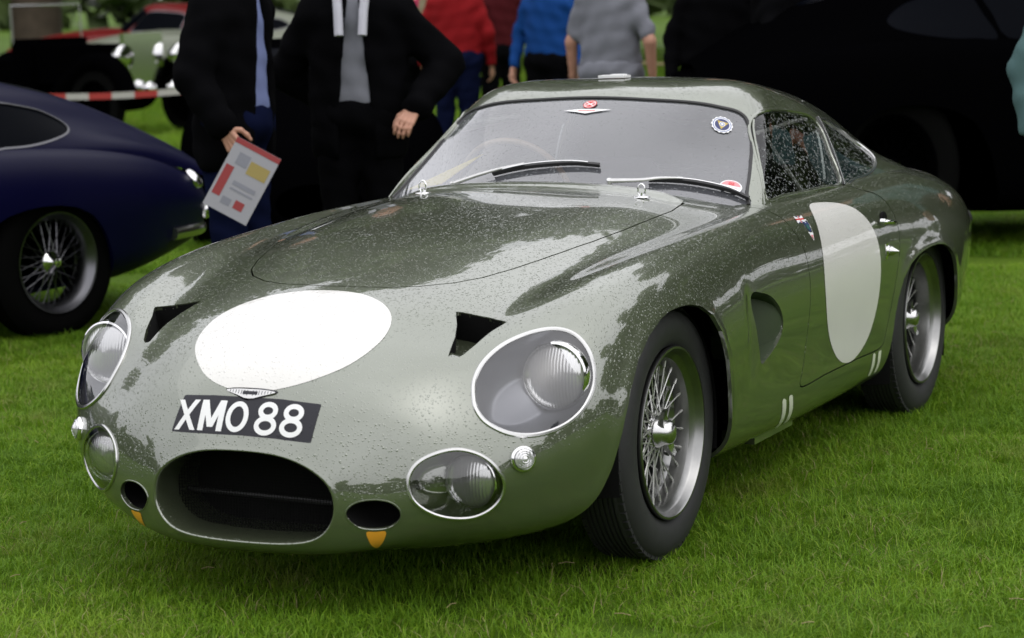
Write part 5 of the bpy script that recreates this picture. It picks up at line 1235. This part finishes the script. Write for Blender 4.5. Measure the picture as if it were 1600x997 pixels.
def person(loc, rz, label, group=None, h=1.76, top='cloth_black', legs='cloth_black', hair='hair_brown', arms=None, sleeve=1.0, jacket=None, build=1.0, stance=.10, hands=True):
    """standing figure facing local +x, y to its left; arms = ((elbow), (wrist)) right then left; jacket = open coat colour over the top"""
    k = h/1.76; root = empty('person', (*loc, 0), rz, label, 'person', group); root.scale = (k, k, k)
    A = arms or (((-.02, -.27, 1.16), (.06, -.28, .92)), ((-.02, .27, 1.16), (.06, .28, .92)))
    B = build
    def body(X, Y, Z):
        d_ = ell_(X, Y, Z, (.012, 0, 1.655), (.098, .078, .118)); d_ = smin(d_, ell_(X, Y, Z, (.052, 0, 1.600), (.055, .052, .055)), .03)
        d_ = smin(d_, cap(X, Y, Z, (.108, 0, 1.662), (.122, 0, 1.632), .009, .014), .015)
        for s in (1, -1):
            d_ = smin(d_, ell_(X, Y, Z, (.0, s*.080, 1.645), (.022, .010, .032)), .008); d_ = np.maximum(d_, -(cap(X, Y, Z, (.105, s*.031, 1.668), (.106, s*.031, 1.668), .014, .014)))
        d_ = smin(d_, cap(X, Y, Z, (.118, -.018, 1.590), (.118, .018, 1.590), .008, .008), .006)
        d_ = smin(d_, cap(X, Y, Z, (-.01, 0, 1.60), (-.015, 0, 1.44), .056, .064), .03)
        d_ = smin(d_, cap(X, Y, Z, (0, 0, 1.40), (0, 0, 1.0), .13, .12, (1.3, .95, 1)), .05)
        for (e, w_), s in zip(A, (-1, 1)):
            d_ = smin(d_, cap(X, Y, Z, (0, s*.175, 1.40), e, .050, .040), .03); d_ = smin(d_, cap(X, Y, Z, e, w_, .040, .026), .015)
        for s in (1, -1):
            d_ = smin(d_, cap(X, Y, Z, (0, s*.09, .93), (.01, s*stance, .50), .080, .052), .03); d_ = smin(d_, cap(X, Y, Z, (.01, s*stance, .50), (-.01, s*stance, .09), .050, .036), .02)
        return d_
    mn = np.array([p for a in A for p in a]); lo = np.minimum(mn.min(0)-.1, (-.22, -.32, .04)); hi = np.maximum(mn.max(0)+.1, (.22, .32, 1.82))
    V, F = surface_nets(body, lo, hi, .017); mk('body', V, F, 'skin', root)
    ey = MB()
    for s in (1, -1): ey.lathe([(.001, -.011), (.008, -.008), (.0115, 0), (.008, .008), (.001, .011)], 12, 'z', (.094, s*.031, 1.668))
    ey.build('eyes', 'eye', root)
    V, F = surface_nets(lambda X, Y, Z: np.maximum(smin(ell_(X, Y, Z, (-.006, 0, 1.680), (.108, .090, .118)), ell_(X, Y, Z, (-.03, 0, 1.64), (.085, .087, .11)), .02) + wrinkle(X, Y, Z, 90, .003), np.maximum(X*.75-(Z-1.655)-.005, -(Z-1.585))), (-.16, -.13, 1.54), (.16, .13, 1.83), .012); mk('hair', V, F, hair, root)
    def trousers(X, Y, Z):
        d_ = ell_(X, Y, Z, (0, 0, .96), (.135*B, .180*B, .13))
        for s in (1, -1):
            d_ = smin(d_, cap(X, Y, Z, (0, s*.09, .92), (.012, s*stance, .50), .098*B, .072), .04); d_ = smin(d_, cap(X, Y, Z, (.012, s*stance, .50), (-.01, s*stance, .08), .070, .062), .03)
        return np.maximum(d_ + wrinkle(X, Y, Z, 34, .0035), Z-1.03)
    V, F = surface_nets(trousers, (-.24, -.30, .03), (.24, .30, 1.06), .018); mk('trousers', V, F, legs, root)
    def shirt(grow, zlow, sl, opening=False):
        def fn(X, Y, Z):
            d_ = cap(X, Y, Z, (0, 0, 1.36), (0, 0, zlow+.10), .150*B+grow, .150*B+grow, (1.28, .88, .9)); d_ = smin(d_, cap(X, Y, Z, (-.005, -.15, 1.405), (-.005, .15, 1.405), .062+grow, .062+grow), .06)
            for (e, w_), s in zip(A, (-1, 1)):
                e = np.array(e); w_ = np.array(w_); d_ = smin(d_, cap(X, Y, Z, (0, s*.175, 1.39), e if sl > .5 else np.array((0, s*.175, 1.39))*.25+e*.75, .068+grow, .056+grow), .035)
                if sl > .5: d_ = smin(d_, cap(X, Y, Z, e, w_, .055+grow, .043+grow), .02)
            d_ = d_ + wrinkle(X, Y, Z, 30, .0045); d_ = np.maximum(d_, zlow-Z)
            d_ = np.maximum(d_, -(ell_(X, Y, Z, (.02, 0, 1.52), (.075, .075, .075))))
            if opening: d_ = np.maximum(d_, -np.maximum(np.abs(Y)-(.022+.055*np.clip((1.46-Z)/.55, 0, 1)), -(X-.02)))
            return d_
        return fn
    V, F = surface_nets(shirt(0, .90, sleeve), lo-.05, hi+.05, .017); mk('top', V, F, top, root)
    if jacket: V, F = surface_nets(shirt(.022, .76, 1, True), lo-.05, hi+.05, .017); mk('jacket', V, F, jacket, root)
    for s in (1, -1):
        V, F = surface_nets(lambda X, Y, Z: np.maximum(smin(ell_(X, Y, Z, (.07, s*stance, .035), (.135, .050, .045)), ell_(X, Y, Z, (-.02, s*stance, .06), (.06, .042, .06)), .03), -Z), (-.1, s*stance-.08, -.01), (.23, s*stance+.08, .14), .012); mk('shoe', V, F, 'shoe', root)
    if hands:
        for (e, w_), s in zip(A, (-1, 1)):
            e = np.array(e); w_ = np.array(w_); f = (w_-e)/np.linalg.norm(w_-e); hand_mesh('hand', root, w_+f*.015, f, (.15, -s*1.0, 0) if abs(f[2]) > .6 else (0, -s*.3, -1), .38, side=s)
    return root
def face_cam(x, y, off=0): return math.atan2(CAM.y-y, CAM.x-x) + R(off)
vr = lambda p: (p[0], p[1])
# man in black jacket holding a booklet, left
p = toward(-6.35, 10.35)
man = person(p, face_cam(*p, 62), 'man in a black jacket and pale blue shirt holding a red and white booklet', top='cloth_shirt', legs='cloth_jeans', jacket='cloth_black', h=1.80, build=1.14, arms=(((-.03, -.29, 1.15), (.10, -.30, .96)), ((-.09, .28, 1.14), (-.14, .22, .92))))
person_2 = toward(-3.45, 10.9)
per2 = person(person_2, face_cam(*person_2, -8), 'person in an open black coat over a grey top with white neck straps', top='cloth_grey', legs='cloth_black', jacket='cloth_black', h=1.78, build=1.12, arms=(((-.12, -.34, 1.14), (-.18, -.16, 1.00)), ((-.06, .38, 1.16), (.16, .27, .99))))
st_ = MB()
for s in (-1, 1): st_.tube([(.165, s*.060, 1.46), (.185, s*.055, 1.40), (.205, s*.050, 1.30)], .020, 8)
st_.build('neck_strap', 'cloth_white', per2)
# booklet held low in front of the first man
def print_quad(name, mat, c, u, v, w_, h_, n, off, par):
    c = Vector(c); u = Vector(u).normalized(); v = Vector(v).normalized(); n = Vector(n).normalized(); P = [c + u*a*w_/2 + v*b_*h_/2 + n*o_ for o_ in (off, off+.0006) for a, b_ in ((-1, -1), (1, -1), (1, 1), (-1, 1))]
    return mk(name, P, [(3, 2, 1, 0), (4, 5, 6, 7), (0, 1, 5, 4), (1, 2, 6, 5), (2, 3, 7, 6), (3, 0, 4, 7)], mat, par, smooth=False)
bp_ = CAM + (CF + CR*((378-800)/3832) - CU*((283-498.5)/3832)).normalized()*9.85
n = (CAM-bp_).normalized(); ur = (CR*.88 - CU*.47); vr_ = (CR*.47 + CU*.88)
bk = empty('booklet', bp_, 0, 'red, white and yellow show booklet held low by the man in the black jacket', 'booklet')
a = MB(); q = [Vector((0, 0, 0)) + ur*x*.098 + vr_*y*.15 + n*z for z in (-.004, .004) for x, y in ((-1, -1), (1, -1), (1, 1), (-1, 1))]; a.add(q, [(3, 2, 1, 0), (4, 5, 6, 7), (0, 1, 5, 4), (1, 2, 6, 5), (2, 3, 7, 6), (3, 0, 4, 7)]); 
principled('booklet_paper', (.26, .26, .28), .5)
cov = a.build('cover', 'booklet_paper', bk, smooth=False)
principled('dull_red_print', (.22, .015, .015), .5); principled('dull_gold_print', (.26, .20, .05), .5)
for c_, w__, h__, mt in (((0, .138), .196, .022, 'dull_red_print'), ((.040, .060), .085, .055, 'dull_gold_print'), ((-.070, -.03), .035, .13, 'dull_red_print'), ((.035, -.095), .040, .035, 'dull_red_print'), ((-.035, .075), .05, .05, 'bowl_grey'), ((.02, -.02), .10, .018, 'bowl_grey'), ((.02, -.045), .10, .008, 'bowl_grey'), ((-.02, -.10), .04, .03, 'bowl_grey')):
    print_quad('print', mt, ur*c_[0]+vr_*c_[1], ur, vr_, w__, h__, n, .0046, cov)
# people further back, from left to right
def pp(px, d_): 
    v = (CF + CR*((px-800)/3832)); v.z = 0; v.normalize(); return (CAM.x+v.x*d_, CAM.y+v.y*d_)
p = pp(650, 20.6); person(p, face_cam(*p, 30), 'person in a pink top with a tan shoulder bag, left of the red jumper', top='cloth_pink', legs='cloth_black', h=1.70, hands=False)
bg_ = CAM + (CF + CR*((672-800)/3832) - CU*((25-498.5)/3832)).normalized()*20.0
V, F = surface_nets(lambda X, Y, Z: ell_(X, Y, Z, (0, 0, 0), (.10, .10, .22)) + wrinkle(X, Y, Z, 25, .006), (-.15, -.15, -.28), (.15, .15, .28), .02); o = mk('shoulder_bag', V, F, 'cloth_tan', None); o.location = bg_; tag(o, 'tan cloth bag hanging from the shoulder of the person in pink', 'bag')
p = pp(722, 19.8); person(p, face_cam(*p, 170), 'broad person in a bright red jumper and dark blue jeans', top='cloth_red', legs='cloth_jeans', h=1.74, build=1.25)
p = pp(790, 21.5); person(p, face_cam(*p, 20), 'person in a dark red top between the red jumper and the blue top', top='cloth_darkred', legs='cloth_black', h=1.76)
p = pp(865, 19.4); person(p, face_cam(*p, -25), 'person in a bright blue top above the roof of the green coupe', top='cloth_blue', legs='cloth_black', h=1.72, build=1.15)
p = pp(900, 22.5); person(p, face_cam(*p, 60), 'person in a dark red jumper half hidden by the grey T-shirt', top='cloth_darkred', legs='cloth_black', h=1.72, hands=False)
p = pp(960, 15.6); person(p, face_cam(*p, 150), 'person in a loose pale grey short-sleeved shirt with a bare forearm', top='cloth_grey', legs='cloth_grey', h=1.78, build=1.2, sleeve=0, arms=(((-.03, -.30, 1.14), (.02, -.29, .90)), ((-.02, .27, 1.14), (.03, .29, .90))))
lab = ['person in black clothes standing right of the gap beside the grey shirt', 'person in a black coat above the side window of the green coupe', 'bulky person in black clothes behind the fastback roof', 'person in black standing left of the narrow green gap', 'person in black clothes standing in front of the black saloon']
for i, (px_, d_, sc, bb) in enumerate(((1128, 14.8, 1.80, 1.25), (1160, 16.0, 1.74, 1.2), (1222, 14.2, 1.82, 1.35), (1298, 14.6, 1.78, 1.3), (1392, 14.2, 1.80, 1.35))):
    p = pp(px_, d_); person(p, face_cam(*p, 40*i), lab[i], group='people in black behind the green coupe', top='cloth_black', legs='cloth_black', jacket='cloth_black' if i % 2 else None, h=sc, build=bb, stance=.13)
p = pp(1700, 9.9); person(p, face_cam(*p, 30), 'person in a grey-green jacket cut by the right edge of the view', top='cloth_teal', legs='cloth_black', h=1.75, build=1.1, arms=(((-.02, -.29, 1.16), (.04, -.29, .93)), ((-.02, .27, 1.16), (.06, .28, .92))))
